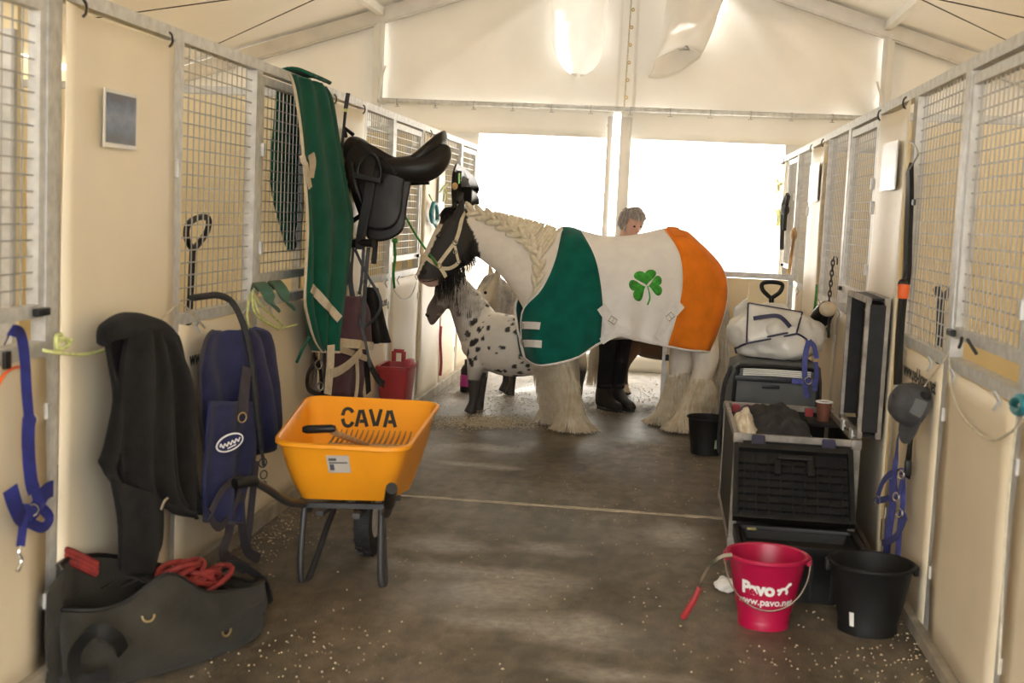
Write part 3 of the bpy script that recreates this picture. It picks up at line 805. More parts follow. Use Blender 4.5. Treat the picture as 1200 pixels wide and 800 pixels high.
# ---------------------------------------------------------------- halter on the cob's head
halter = thing('halter', 'cream leather halter with rings on the black faced horse', 'halter', tuple(hp(518, 312, .1)))
def strap(px, wid, parent, m_, name='strap', bvh=None, off=.006, both=True, n=6):
    P = []; NN = []
    pth = smooth_path([(u, v, 0) for u, v in px], n)
    for q in pth:
        h, nn = hit(q.x, q.y, bvh, off)
        if h is not None: P.append(h); NN.append(nn)
    if len(P) < 2: return None
    if both:
        mb = MB(); mb.ribbon([mirror(p) for p in P], [n_-HN*2*n_.dot(HN) for n_ in NN], wid, .005); mb.build(name, m_, parent)
    mb = MB(); mb.ribbon(P, NN, wid, .005)
    return mb.build(name, m_, parent)
for px, nm in ((((544, 249), (541, 256), (538, 270), (534, 283)), 'crown_strap'), (((533, 284), (523, 297), (514, 309)), 'cheek_strap'),
           (((497, 299), (505, 306), (515, 312)), 'noseband'), (((515, 312), (519, 318), (522, 324)), 'chin_strap'),
           (((516, 314), (526, 314), (534, 310), (537, 306)), 'jaw_strap'), (((537, 306), (535, 297), (533, 288)), 'throat_strap')):
    strap(px, .026 if nm != 'throat_strap' else .018, halter, M['halter'], nm)
for (u, v, r) in ((533, 284, .016), (514, 311, .018), (537, 306, .013), (533, 295, .012)):
    q, nn = hit(u, v, off=.010)
    for c, nrm in ((q, nn), (mirror(q), nn-HN*2*nn.dot(HN))):
        x = nrm.orthogonal().normalized(); y = nrm.cross(x)
        mb = MB(); mb.tube([c+r*(cos(a)*x+sin(a)*y) for a in [2*pi*k/14 for k in range(14)]], .0042, 6, closed=True); mb.build('ring', M['chrome'], halter)
# lead rope from the halter ring to the stall rail
q, nn = hit(513, 312, off=.02)
rp_ = [q, at(506, 301, q.y-.02), onx(496, 288, -1.70), onx(486, 273, -1.765), onx(474, 252, -1.815), onx(463, 233, -1.838)]
t = thing('lead_rope', 'green lead rope tied taut from the stall to the cob\'s halter', 'rope', tuple(q))
mb = MB(); mb.tube(smooth_path(rp_, 5), .0075, 8); mb.build('rope', M['ropegreen'], t)
mb = MB(); a, b = rp_[0], rp_[1]; mb.tube([a, a.lerp(b, .35), a.lerp(b, .7), b], [.010, .013, .012, .009], 8); mb.build('snap_hook', M['brass'], t)
# ---------------------------------------------------------------- the tricolour rug
cols_px = [  # spine -> hem paths on the near side, with the sideways bulge of each
 ([(659, 266), (650, 305), (634, 338), (613, 362), (611, 394), (616, 419)], .205, 'f'),
 ([(664, 266), (660, 315), (646, 355), (630, 390), (633, 428)], .275, ''),
 ([(672, 267), (676, 320), (672, 370), (668, 421)], .305, ''),
 ([(680, 270), (697, 302), (706, 350), (705, 402)], .33, ''),
 ([(704, 276), (714, 320), (722, 360), (723, 393)], .345, ''),
 ([(730, 277), (739, 320), (744, 360), (745, 398)], .345, ''),
 ([(756, 273), (770, 310), (774, 355), (765, 402)], .335, ''),
 ([(778, 268), (797, 300), (798, 345), (781, 405)], .32, ''),
 ([(790, 268), (816, 302), (820, 350), (805, 410)], .31, ''),
 ([(800, 270), (833, 306), (840, 352), (822, 411)], .285, ''),
 ([(806, 272), (842, 308), (852, 335), (849, 366), (834, 412)], .22, 'r')]
NT = 22
near = []
for (px, w_, fl_) in cols_px:
    pth = smooth_path([(u, v, 0) for u, v in px], 12)
    d = [0]
    for i in range(1, len(pth)): d.append(d[-1]+(pth[i]-pth[i-1]).length)
    col = []
    for j in range(NT+1):
        s_ = d[-1]*j/NT; i = max(1, next((k for k in range(len(d)) if d[k] >= s_-1e-9), len(d)-1))
        q = pth[i-1].lerp(pth[i], (s_-d[i-1])/max(1e-9, d[i]-d[i-1])); t_ = j/NT
        y = w_*(1-(1-min(1, t_*1.9))**2.3)**(1/2.0)
        if fl_ == 'f': y = w_*min(1, sin(pi*min(1, t_*1.15))**.6 if t_ < .85 else 0)*(1 if t_ < .5 else max(.0, 1-(t_-.5)*2.2)) + (.022 if t_ > .8 else .01*t_)
        if fl_ == 'r': y = w_*(t_*2 if t_ < .5 else 1.0)
        col.append((q.x, q.y, y))
    near.append(col)
# densify along the body
SUB = 5
def rugpt(ci, j):
    i = int(ci); f = ci-i
    if i >= len(near)-1: i = len(near)-2; f = 1
    def g(k): return Vector(near[max(0, min(len(near)-1, k))][j])
    p0, p1, p2, p3 = g(i-1), g(i), g(i+1), g(i+2)
    q = .5*((2*p1)+(p2-p0)*f+(2*p0-5*p1+4*p2-p3)*f*f+(-p0+3*p1-3*p2+p3)*f**3)
    t_ = j/NT
    P = hp(q.x, q.y, q.z)
    wr = .010*noise.noise(V(ci*1.6, t_*3, 2))*t_ + .010*sin(ci*2.6+t_*3)*t_*t_ + .006*sin(ci*5.2+1+t_*2)*t_**2
    return P+HN*wr*2
rug = thing('horse_rug', 'green, white and orange fleece rug with a shamrock, worn by the big cob', 'horse rug', (HC.x+.35, HC.y+.13, 1.0))
secs = ((0, 3, 'green_section', 'horsegreen'), (3, 7, 'white_section', 'horsewhite'), (7, 10, 'orange_section', 'horseorange'))
sect_obj = {}
allm = MB()
for a, b, nm, mk in secs:
    G = []
    for k in range((b-a)*SUB+1):
        ci = a+k/SUB
        nr = [rugpt(ci, j) for j in range(NT+1)]
        G.append([mirror(p) for p in nr[:0:-1]]+nr)
    mb = MB(); mb.sheet(G, .008); allm.sheet(G, .008)
    sect_obj[nm] = mb.build(nm, M[mk], rug, smooth='all')
rbvh = allm.bvh()
# edging round the hem and the front and rear edges
hem = [rugpt(k/SUB, NT) for k in range(0, 10*SUB+1)]
fe = [rugpt(0, j) for j in range(0, NT+1)]; re = [rugpt(10, j) for j in range(NT, -1, -1)]
loop = fe[:-1]+hem+re[1:]
mb = MB(); mb.tube(loop, .009, 6); mb.tube([mirror(p) for p in loop], .009, 6); mb.build('edging', M['edging'], rug)
# tail flap ridge on the croup
mb = MB(); G = [[rugpt(7.2+i*.4, j)+V(0, 0, .012) for j in range(0, 3)] for i in range(4)]; mb.sheet(G, .006); mb.build('croup_patch', M['horseorange'], rug)
# shamrock
def heart(cx, cy, ang, sz):
    out = []
    for k in range(28):
        t_ = 2*pi*k/28
        x = 16*sin(t_)**3; y = 13*cos(t_)-5*cos(2*t_)-2*cos(3*t_)-cos(4*t_)
        x, y = x/17*sz, (y+17)/29*sz*1.28                        # tip at the origin
        out.append((cx+x*cos(ang)-y*sin(ang), cy-(x*sin(ang)+y*cos(ang))))
    return out
def drape(outline, bvh, off, name, m_, parent, center=None, th=.004):
    c = center or (sum(p[0] for p in outline)/len(outline), sum(p[1] for p in outline)/len(outline)); mb = MB()
    rings = []
    for f, o_ in ((1, .0005), (1, off), (.82, off+.004), (.45, off+.005), (.02, off+.005)):
        R = []
        for (u, v) in outline:
            h, n_ = hit(c[0]+(u-c[0])*f, c[1]+(v-c[1])*f, bvh, o_)
            if h is None: return None
            R.append(h)
        rings.append(R)
    mb.loft(rings, True); return mb.build(name, m_, parent, smooth='all')
sham = None
for nm_, (cx, cy, an, sz) in enumerate(((757.5, 334.5, radians(8), 14), (756.5, 335.5, radians(112), 14), (759.5, 335, radians(-88), 12.5))):
    ol = heart(cx, cy, an, sz); drape(ol, rbvh, .005, 'shamrock_leaf', M['shamrock'], sect_obj['white_section'])
stem = [hit(u, v, rbvh, .006)[0] for u, v in ((758.5, 335), (760.5, 343), (761, 350), (758.5, 357))]
mb = MB(); mb.tube(smooth_path(stem, 4), [.004]*4+[.005]*4+[.006]*5, 6); mb.build('shamrock_stem', M['shamrock'], sect_obj['white_section'])
# surcingle straps and buckles
def strap_r(px, wid, nm, m_, off=.008):
    return strap(px, wid, rug, m_, nm, rbvh, off, both=False)
for (u, v) in ((704, 362), (796, 356)):
    pass
strap_r(((611, 381), (620, 381), (633, 382)), .052, 'breast_strap', M['edging']); strap_r(((613, 402), (622, 402), (635, 403)), .052, 'breast_strap', M['edging'])
a_ = strap_r(((704, 359), (712, 370), (719, 378)), .07, 'surcingle_tab', M['edging']); strap_r(((716, 380), (726, 385), (738, 388)), .055, 'surcingle', M['edging'])
strap_r(((798, 356), (790, 365), (783, 373)), .07, 'surcingle_tab', M['edging']); strap_r(((784, 374), (776, 386), (769, 396)), .055, 'surcingle', M['edging'])
strap_r(((705, 400), (716, 393), (727, 389)), .05, 'surcingle', M['edging'])
for (u, v, an) in ((716, 375, .6), (784, 371, -.7), (612, 381, 0), (613, 402, 0)):
    h, n_ = hit(u+1.5, v, rbvh, .014)
    if h is None: continue
    x = (_r2*cos(an)-_u2*sin(an)); x = (x-n_*x.dot(n_)).normalized(); y = n_.cross(x)
    mb = MB(); mb.tube([h+x*.026*sx_+y*.02*sy_ for sx_, sy_ in ((-1, -1), (1, -1), (1, 1), (-1, 1))], .004, 6, closed=True); mb.tube([h-y*.02, h+y*.02], .004, 6); mb.build('buckle', M['chrome'], rug)
# ---------------------------------------------------------------- ponies
def pony(loc, heading, H, label, colfn, head=0., manecol='mane', tailcol='tailhair', headturn=0., seed=1, name='pony'):
    R3 = Matrix.Rotation(heading, 3, 'Z'); k = H/.8; lc = Vector(loc)
    def W(x, y, z): return lc+R3 @ V(x*k, y*k, z*k)
    lat = R3 @ V(0, 1, 0)
    rs = random.Random(seed)
    mb = MB()
    st = [(W(-.40, 0, .66), W(-.40, 0, .52), .06*k), (W(-.36, 0, .745), W(-.36, 0, .42), .15*k), (W(-.22, 0, .79), W(-.22, 0, .33), .205*k), (W(0, 0, .765), W(0, 0, .29), .225*k),
          (W(.18, 0, .78), W(.18, 0, .32), .20*k), (W(.31, 0, .76), W(.31, 0, .38), .16*k), (W(.39, 0, .68), W(.40, 0, .45), .09*k)]
    mb.loft([ring2(a, b, c, lat) for a, b, c in dense(st)])
    def HT(x, y, z):       # neck and head, turned about the withers
        ct, s_ = cos(headturn), sin(headturn); dx = x-.25; g = min(1, max(0, dx/.2)); a = headturn*g
        X_ = .25+dx*cos(a)-y*sin(a); Y_ = dx*sin(a)+y*cos(a); Z_ = z+head*min(1, max(0, dx/.25)); return W(X_, Y_, Z_)
    lt2 = R3 @ (Matrix.Rotation(headturn, 3, 'Z') @ V(0, 1, 0))
    st = [(HT(.18, 0, .80), HT(.38, 0, .44), .13*k), (HT(.28, 0, .90), HT(.45, 0, .60), .095*k), (HT(.38, 0, 1.0), HT(.50, 0, .74), .08*k), (HT(.46, 0, 1.06), HT(.54, 0, .84), .07*k)]
    mb.loft([ring2(a, b, c, lat.lerp(lt2, i_/12).normalized(), e=2.1) for i_, (a, b, c) in enumerate(dense(st))])
    st = [(HT(.45, 0, 1.07), HT(.50, 0, .88), .06*k), (HT(.52, 0, 1.05), HT(.53, 0, .82), .085*k), (HT(.59, 0, .99), HT(.55, 0, .77), .08*k), (HT(.645, 0, .88), HT(.59, 0, .72), .062*k), (HT(.69, 0, .79), HT(.63, 0, .665), .055*k), (HT(.69, 0, .72), HT(.66, 0, .66), .035*k)]
    mb.loft([ring2(a, b, c, lt2, e=2.4) for a, b, c in dense(st)])
    for s_ in (-1, 1):
        for pts in ([(.25, .10*s_, .52, .105), (.27, .105*s_, .38, .068), (.275, .105*s_, .22, .047), (.275, .105*s_, .10, .034), (.285, .105*s_, .045, .042), (.295, .105*s_, .0, .052)],
                    [(-.24, .10*s_, .55, .13), (-.28, .105*s_, .40, .085), (-.335, .105*s_, .25, .050), (-.325, .105*s_, .11, .035), (-.315, .105*s_, .045, .042), (-.30, .105*s_, .0, .052)]):
            limb(mb, [(x, y, z, r*k) for x, y, z, r in pts], W, 10)
        a, b = HT(.47, .05*s_, 1.05), HT(.485, .065*s_, 1.165)
        mb.tube([a+(b-a)*q for q in (-.3, 0, .4, .8, 1)], [.03*k, .03*k, .027*k, .016*k, .007*k], 8)
    pm = remesh(mb, .013*k, 4, .5)
    inv = R3.transposed(); cl = []
    for p in pm.v:
        q = (inv @ (p-lc))/k; cl.append(colfn(q, p))
    pm.col = cl
    t = thing(name, label, 'pony', loc); pm.build('body', M['horse'], t, smooth='all', recalc=False)
    # mane, forelock, tail
    mm = MB()
    for i in range(260):
        f = rs.random(); a = HT(lerp(.22, .46, f), 0, lerp(.84, 1.08, f)); s_ = rs.choice((-1, 1))
        b = HT(lerp(.24, .48, f)+rs.uniform(-.03, .03), s_*rs.uniform(.09, .13), lerp(.84, 1.08, f)-rs.uniform(.14, .34))
        hair(mm, a, b, .006*k, (b-a).cross(lat).normalized()*0+V(0, 0, .05*k)+lat*s_*.03*k)
    stuff(mm.build('mane', M[manecol], t, smooth='all', recalc=False))
    mm = MB()
    for i in range(90):
        a = HT(.48+rs.uniform(-.02, .02), rs.uniform(-.04, .04), 1.08); b = HT(.60+rs.uniform(-.03, .03), rs.uniform(-.08, .08), rs.uniform(.86, .98)); hair(mm, a, b, .006*k, V(0, 0, .03*k))
    stuff(mm.build('forelock', M[manecol], t, smooth='all', recalc=False))
    mm = MB()
    for i in range(260):
        a = W(-.40+rs.uniform(-.01, .01), rs.uniform(-.02, .02), .68+rs.uniform(-.02, .02)); b = W(-.47+rs.uniform(-.05, .05), rs.uniform(-.07, .07), rs.uniform(.06, .3)); hair(mm, a, b, .006*k, R3 @ V(-.04*k, 0, .02))
    stuff(mm.build('tail', M[tailcol], t, smooth='all', recalc=False))
    for s_ in (-1, 1):
        mb = MB(); mb.ell(HT(.595, .075*s_, .93), .014*k, .014*k, .014*k); mb.build('eye', M['blackhair'], t)
        mb = MB(); mb.ell(HT(.685, .042*s_, .735), .012*k, .010*k, .014*k); mb.build('nostril', M['blackhair'], t)
    return t
def col_appaloosa(q, p):
    base = Vector((.72, .66, .58))
    b2 = noise.noise(q*6)
    c = base*(1-.12*b2)
    if q.z < .36: c = c.lerp(Vector((.10, .08, .07)), min(1, max(0, (.36-q.z)/.14+.5*b2)))
    if q.z < .26: c = Vector((.05, .042, .037))
    # dark spots scattered over the coat
    cell = noise.cell_vector(q*13); vr = noise.voronoi(V(q.x*15, q.y*15, q.z*15))
    if vr[0][0] < .36+.14*noise.noise(q*3.3) and noise.noise(V(q.x*5, q.y*5, q.z*5)+V(9, 3, 1)) > -.3: c = Vector((.03, .026, .024))
    if q.x > .30 and q.z > .55:
        g = min(1, max(0, (q.x-.30)/.12)); c = c.lerp(Vector((.16, .12, .10)), .75*g)
    if q.x > .56: c = Vector((.07, .05, .04)).lerp(Vector((.2, .15, .12)), .5+.5*b2)
    if q.z < .03: c = Vector((.06, .05, .045))
    return c
def col_cream(q, p):
    c = Vector((.70, .60, .47))*(1-.15*noise.noise(q*6))
    if q.z < .30: c = c.lerp(Vector((.03, .026, .024)), min(1, (.30-q.z)/.08))
    if q.x > .62: c = c.lerp(Vector((.25, .2, .17)), .7)
    return c
def col_brown(q, p):
    c = Vector((.075, .038, .02))*(1-.3*noise.noise(q*5))
    if q.z < .09 and q.z > .03: c = Vector((.5, .42, .32))
    elif q.z < .3: c = c.lerp(Vector((.03, .02, .014)), .6)
    return c
M['greymane'] = mat('grey white mane', (.42, .37, .32), .55, col2=(.85, .8, .73), scale=22)
pony((-1.105, 9.80, 0), radians(172), .80, 'small white pony with black spots standing behind the big cob\'s head', col_appaloosa, head=.0, manecol='greymane', tailcol='tailhair', headturn=radians(24), seed=3)
pony((-1.0, 11.02, 0), radians(200), .80, 'cream pony with grey forelock, behind the spotted pony', col_cream, manecol='greymane', tailcol='tailhair', head=-.06, headturn=radians(18), seed=5)
pony((.02, 11.45, 0), radians(14), .84, 'dark brown pony with long black tail, behind the person\'s legs', col_brown, manecol='blackhair', tailcol='blackhair', head=-.42, headturn=0, seed=9)
# ---------------------------------------------------------------- the person behind the cob
def person():
    X0, Y0 = -.36, 10.42
    R3 = Matrix.Rotation(radians(40), 3, 'Z')           # local: +y is the back, facing the camera
    def W(x, y, z): return V(X0, Y0, 0)+R3 @ V(x, y, z)
    lx = R3 @ V(1, 0, 0)
    t = thing('person', 'grey haired person in black trousers and boots standing behind the big cob', 'person', (X0, Y0, 0))
    mb = MB()
    # trunk, neck, head
    st = [(.86, .15, .11, 0), (.95, .165, .12, 0), (1.06, .14, .10, -.01), (1.18, .155, .11, -.02), (1.29, .175, .105, -.04), (1.355, .14, .085, -.055), (1.39, .06, .06, -.065)]
    mb.loft([[W(w_*cos(a), y_+d_*sin(a), z_) for a in [2*pi*k/20 for k in range(20)]] for z_, w_, d_, y_ in st])
    mb.tube([W(0, -.06, 1.34), W(0, -.085, 1.42), W(0, -.11, 1.47)], [.058, .052, .055], 12)
    hc = W(0, -.14, 1.505); Rh = R3 @ Matrix.Rotation(radians(25), 3, 'X')
    mb.ell(hc, .074, .092, .108, Rh, 20, 14); mb.ell(hc+Rh @ V(0, -.03, -.055), .055, .06, .06, Rh, 16, 10)
    mb.tube([hc+Rh @ V(0, -.085, .01), hc+Rh @ V(0, -.112, -.025), hc+Rh @ V(0, -.09, -.035)], [.010, .014, .010], 8)
    for s_ in (-1, 1):
        mb.ell(hc+Rh @ V(.074*s_, .005, -.01), .010, .02, .032, Rh, 8, 6)
        # arms reach forward to groom
        A = [W(.165*s_, -.04, 1.31), W(.235*s_, -.06, 1.18), W(.245*s_, -.10, 1.05), W(.20*s_, -.24, 1.02), W(.14*s_, -.34, 1.04)]
        mb.tube(smooth_path(A, 4), smooth_vals([.062, .05, .044, .036, .027], 4), 12)
        pc = W(.125*s_, -.385, 1.045); mb.ell(pc, .036, .045, .016, R3, 12, 8)
        for f in range(4):
            b0 = W((.125+(-.027+.018*f))*s_, -.42, 1.045); Lf = (.055, .066, .062, .048)[f]
            mb.tube([b0+R3 @ V(0, .02, 0), b0+R3 @ V(0, -Lf*.5, .0), b0+R3 @ V(0, -Lf*.9, -.018)], [.0095, .009, .0075], 8)
        th = W((.125-.034)*s_, -.375, 1.042); mb.tube([th, th+R3 @ V(-.022*s_, -.03, -.004), th+R3 @ V(-.026*s_, -.055, -.012)], [.011, .010, .008], 8)
        Lg = [W(.072*s_, 0, .92), W(.072*s_, -.01, .70), W(.066*s_, -.012, .48), W(.066*s_, .01, .28), W(.066*s_, .02, .09)]
        mb.tube(smooth_path(Lg, 4), smooth_vals([.095, .078, .055, .048, .038], 4), 14)
        mb.tube([W(.066*s_, .05, .05), W(.068*s_, -.05, .04), W((.07*s_), -.15, .03)], [.038, .04, .03], 12)
    pm = remesh(mb, .0095, 3, .5)
    pm.build('body', M['skin'], t, smooth='all', recalc=False)
    for s_ in (-1, 1):
        mb = MB(); Lg = [W(.072*s_, 0, .97), W(.072*s_, -.01, .70), W(.066*s_, -.012, .48), W(.066*s_, .01, .26), W(.066*s_, .02, .17)]
        mb.tube(smooth_path(Lg, 5), smooth_vals([.115, .096, .075, .064, .062], 5), 16); mb.build('trouser_leg', M['trousers'], t, smooth='all')
        # ankle boot with sole and heel
        mb = MB(); rings = []
        for (y_, z0, z1, w_) in ((.075, .02, .19, .030), (.06, .012, .20, .050), (.0, .012, .20, .052), (-.045, .012, .135, .050), (-.10, .012, .095, .050), (-.16, .012, .078, .048), (-.20, .014, .055, .030)):
            rings.append(ring2(W(.068*s_, y_, z1), W(.068*s_, y_, z0), w_, lx, 16, 2.8))
        mb.loft(rings); bt = mb.build('boot', M['boot'], t, smooth='all')
        mb = MB(); mb.loft([[W(.068*s_+.056*cos(a)*(1-.25*max(0, -sin(a))), -.065+.15*sin(a), z) for a in [2*pi*k/20 for k in range(20)]] for z in (.0, .018)]); sl_ = mb.build('sole', M['rubber'], bt)
        mb = MB(); mb.tube([W(.068*s_+.05*cos(a), -.0+.055*sin(a)+.01, .195) for a in [2*pi*k/16 for k in range(16)]], .01, 6, closed=True); mb.build('boot_cuff', M['boot'], bt)
    mb = MB(); st2 = [(.84, .175, .135, 0), (.95, .182, .138, 0), (1.06, .165, .125, -.01), (1.18, .178, .13, -.02), (1.29, .195, .122, -.04), (1.36, .15, .1, -.055), (1.395, .075, .075, -.065)]
    mb.loft([[W(w_*cos(a), y_+d_*sin(a), z_) for a in [2*pi*k/24 for k in range(24)]] for z_, w_, d_, y_ in st2], cap=False)
    for s_ in (-1, 1):
        A = [W(.155*s_, -.04, 1.32), W(.235*s_, -.06, 1.18), W(.245*s_, -.10, 1.05), W(.20*s_, -.24, 1.02), W(.15*s_, -.32, 1.035)]
        mb.tube(smooth_path(A, 4), smooth_vals([.078, .064, .056, .048, .04], 4), 14)
    mb.build('jacket', M['greyfl'], t, smooth='all')
    mb = MB(); rs = random.Random(4)
    # short layered grey hair
    for i in range(900):
        th_ = rs.uniform(0, 2*pi); ph = rs.uniform(-.25, 1.5)
        d = V(cos(th_)*cos(ph), sin(th_)*cos(ph), sin(ph))
        if d.y < -.55 and d.z < .62: continue
        root = hc+Rh @ V(d.x*.075, d.y*.093, d.z*.108); dn = Rh @ d
        down = (V(0, 0, -1)-dn*(-dn.z)).normalized() if abs(dn.z) < .99 else V(1, 0, 0)
        hair(mb, root, root+down*rs.uniform(.03, .055)+dn*rs.uniform(.006, .022), .0055, dn*.012)
    mb.ell(hc+Rh @ V(0, .008, .012), .080, .096, .106, Rh, 20, 12)
    hh = mb
    # open the face: drop hair-cap vertices in front of the face
    drop = set(i for i, v in enumerate(hh.v) if (lambda q: q.y < -.045 and q.z < .058)(Rh.transposed() @ (v-hc)))
    hh.f = [f for f in hh.f if not any(i in drop for i in f)]
    hh.build('hair', M['hairgrey'], t, smooth='all', recalc=False)
    for s_ in (-1, 1):
        mb = MB(); mb.ell(hc+Rh @ V(.03*s_, -.080, .008), .011, .009, .008, Rh); mb.build('eye', M['blackhair'], t)
        mb = MB(); mb.tube([hc+Rh @ V(.018*s_, -.088, .026), hc+Rh @ V(.03*s_, -.088, .03), hc+Rh @ V(.045*s_, -.078, .025)], .003, 6); mb.build('eyebrow', M['hairgrey'], t)
    mb = MB(); mb.tube([hc+Rh @ V(-.022, -.084, -.062), hc+Rh @ V(0, -.089, -.064), hc+Rh @ V(.022, -.084, -.062)], .005, 6); mb.build('mouth', mat('lips', (.4, .16, .13), .5), t)
person()
# ================================================================ things on and along the left stalls
def hang(rows, X0, out, nj=28, folds=(5, .02), seed=0, sub=4, bulge=.0, xf=None):
    """rows of (uL,vL,uR,vR) read on the plane X0 -> folded cloth grid"""
    Lp = smooth_path([onx(r[0], r[1], X0) for r in rows], sub); Rp = smooth_path([onx(r[2], r[3], X0) for r in rows], sub)
    G = []; n = len(Lp)
    for i in range(n):
        f = i/(n-1); row = []
        for j in range(nj+1):
            g = j/nj; p = Lp[i].lerp(Rp[i], g)
            k = folds[1]*(.35+.65*f)*(sin(2*pi*folds[0]*g+seed+1.2*noise.noise(V(f*2, seed, g*2)))*.6+.9*noise.noise(V(g*folds[0]*1.1, f*1.3, seed*3.1)))
            k += bulge*sin(pi*g)
            row.append(p+V(out*(k + (xf(f, g) if xf else 0)), 0, 0))
        G.append(row)
    return G
def edge_of(G, sides='lrb'):
    n = len(G); m = len(G[0])
    out = []
    if 'l' in sides: out += [G[i][0] for i in range(n)]
    if 'b' in sides: out += [G[n-1][j] for j in range(m)]
    if 'r' in sides: out += [G[i][m-1] for i in range(n-1, -1, -1)]
    return out
def wstrap(px, X, wid, name, m_, parent, n=5, nrm=None, th=.004):
    P = smooth_path([onx(p[0], p[1], p[2] if len(p) > 2 else X) for p in px], n)
    mb = MB(); mb.ribbon(P, nrm if nrm is not None else V(1 if X < 0 else -1, -.4, 0), wid, th); return mb.build(name, m_, parent)
def wtube(px, X, r, name, m_, parent=None, n=5, seg=8):
    P = smooth_path([onx(p[0], p[1], p[2] if len(p) > 2 else X) for p in px], n)
    mb = MB(); mb.tube(P, r, seg); return mb.build(name, m_, parent)
def wring(u, v, X, r, name, m_, parent, w=.003, nrm=None, el=1.0):
    c = onx(u, v, X); nn = (nrm or V(1 if X < 0 else -1, -.7, 0)).normalized(); x = nn.cross(V(0, 0, 1)).normalized(); y = nn.cross(x)
    mb = MB(); mb.tube([c+r*(cos(a)*x+el*sin(a)*y) for a in [2*pi*k/14 for k in range(14)]], w, 6, closed=True); return mb.build(name, m_, parent)
# ---------------------------------------------------------------- posters in plastic sleeves
def poster(X, out, u0, v0, u1, v1, lab, cols):
    a = onx(u0, v0, X); b = onx(u1, v1, X); y0, y1 = sorted((a.y, b.y)); z0, z1 = sorted((a.z, b.z)); x = X+out*.032
    t = thing('poster', lab, 'poster', (x, (y0+y1)/2, z0))
    Mx = bpy.data.materials.new('printed picture'); Mx.use_nodes = True; nt = Mx.node_tree; N = nt.nodes; L = nt.links
    tc = N.new('ShaderNodeTexCoord'); sp = N.new('ShaderNodeSeparateXYZ'); L.new(tc.outputs['Generated'], sp.inputs[0])
    nz = N.new('ShaderNodeTexNoise'); nz.inputs['Scale'].default_value = 5; L.new(tc.outputs['Generated'], nz.inputs[0])
    ad = N.new('ShaderNodeMath'); ad.operation = 'MULTIPLY_ADD'; ad.inputs[1].default_value = .55; L.new(nz.outputs[0], ad.inputs[0]); L.new(sp.outputs[2], ad.inputs[2])
    rp = N.new('ShaderNodeValToRGB'); el = rp.color_ramp.elements
    el[0].position = .2; el[0].color = (*cols[0], 1); el[1].position = 1.2; el[1].color = (*cols[-1], 1)
    for k, c in enumerate(cols[1:-1]): e = el.new(.4+.22*k); e.color = (*c, 1)
    sb = N.new('ShaderNodeMath'); sb.operation = 'MULTIPLY'; sb.inputs[1].default_value = .75; L.new(ad.outputs[0], sb.inputs[0]); L.new(sb.outputs[0], rp.inputs[0]); L.new(rp.outputs[0], N['Principled BSDF'].inputs['Base Color']); N['Principled BSDF'].inputs['Roughness'].default_value = .35
    mb = MB(); mb.bx(x-.002, x+.002, y0, y1, z0, z1); mb.build('sleeve', M['clear'], t, smooth=False)
    mb = MB(); mb.bx(x+out*.002, x+out*.0032, y0+.012, y1-.012, z0+.015, z1-.012); pr = mb.build('print', Mx, t, smooth=False)
poster(XL, 1, 111, 102, 149, 176, 'blue and dark picture poster in a plastic sleeve on the nearest cream sheet', [(.02, .02, .035), (.05, .07, .13), (.16, .2, .3), (.02, .035, .09), (.03, .025, .025)])
poster(XL, 1, 510, 206, 515, 242, 'narrow seen notice in a sleeve above the teal rope', [(.55, .6, .66), (.7, .72, .75), (.4, .45, .52), (.72, .72, .7)])
poster(XR, -1, 1043, 170, 1057, 222, 'pale grey notice in a sleeve on the right cover behind the trunk', [(.5, .52, .56), (.72, .72, .72), (.45, .47, .5), (.7, .7, .68)])
poster(XR, -1, 955, 194, 963, 236, 'small pale notice on the far right cream cover', [(.55, .57, .6), (.75, .75, .75), (.6, .6, .62), (.72, .72, .7)])
# ---------------------------------------------------------------- royal blue halter on the nearest left door
X = -1.80
t = thing('halter', 'royal blue webbing halter hanging from the nearest left stall door', 'halter', tuple(onx(35, 640, X)))
wstrap([(8, 398, -1.86), (14, 388), (24, 392), (29, 420), (31, 455), (34, 490)], X, .035, 'crown_strap', M['royal'], t)
wstrap([(34, 488), (33, 520), (36, 560), (40, 575)], X, .045, 'cheek_strap', M['royal'], t)
wstrap([(12, 572, -1.78), (18, 592, -1.78), (27, 608), (40, 598), (52, 578), (62, 572)], X, .05, 'noseband', M['royal'], t)
wstrap([(38, 560), (46, 590), (58, 606), (50, 618), (34, 612)], X, .032, 'chin_strap', M['royal'], t)
wstrap([(30, 590), (27, 615), (24, 640)], X, .03, 'throat_strap', M['royal'], t)
wring(36, 492, X, .018, 'ring', M['chrome'], t); wring(38, 598, X, .018, 'ring', M['chrome'], t)
wtube([(24, 640), (22, 648), (25, 655), (23, 664), (20, 669)], X, .006, 'snap_hook', M['chrome'], t)
# orange cord and tag on the same door
t = thing('cord', 'orange cord with a black tag tied on the nearest left stall door', 'cord', tuple(onx(10, 440, -1.83)))
wtube([(-6, 460), (4, 440), (14, 432), (22, 430)], -1.835, .005, 'cord', M['orange'], t)
mb = MB(); c = onx(8, 422, -1.83); mb.box(c, (.012, .035, .05)); mb.build('tag', M['black'], t, bevel=.003)
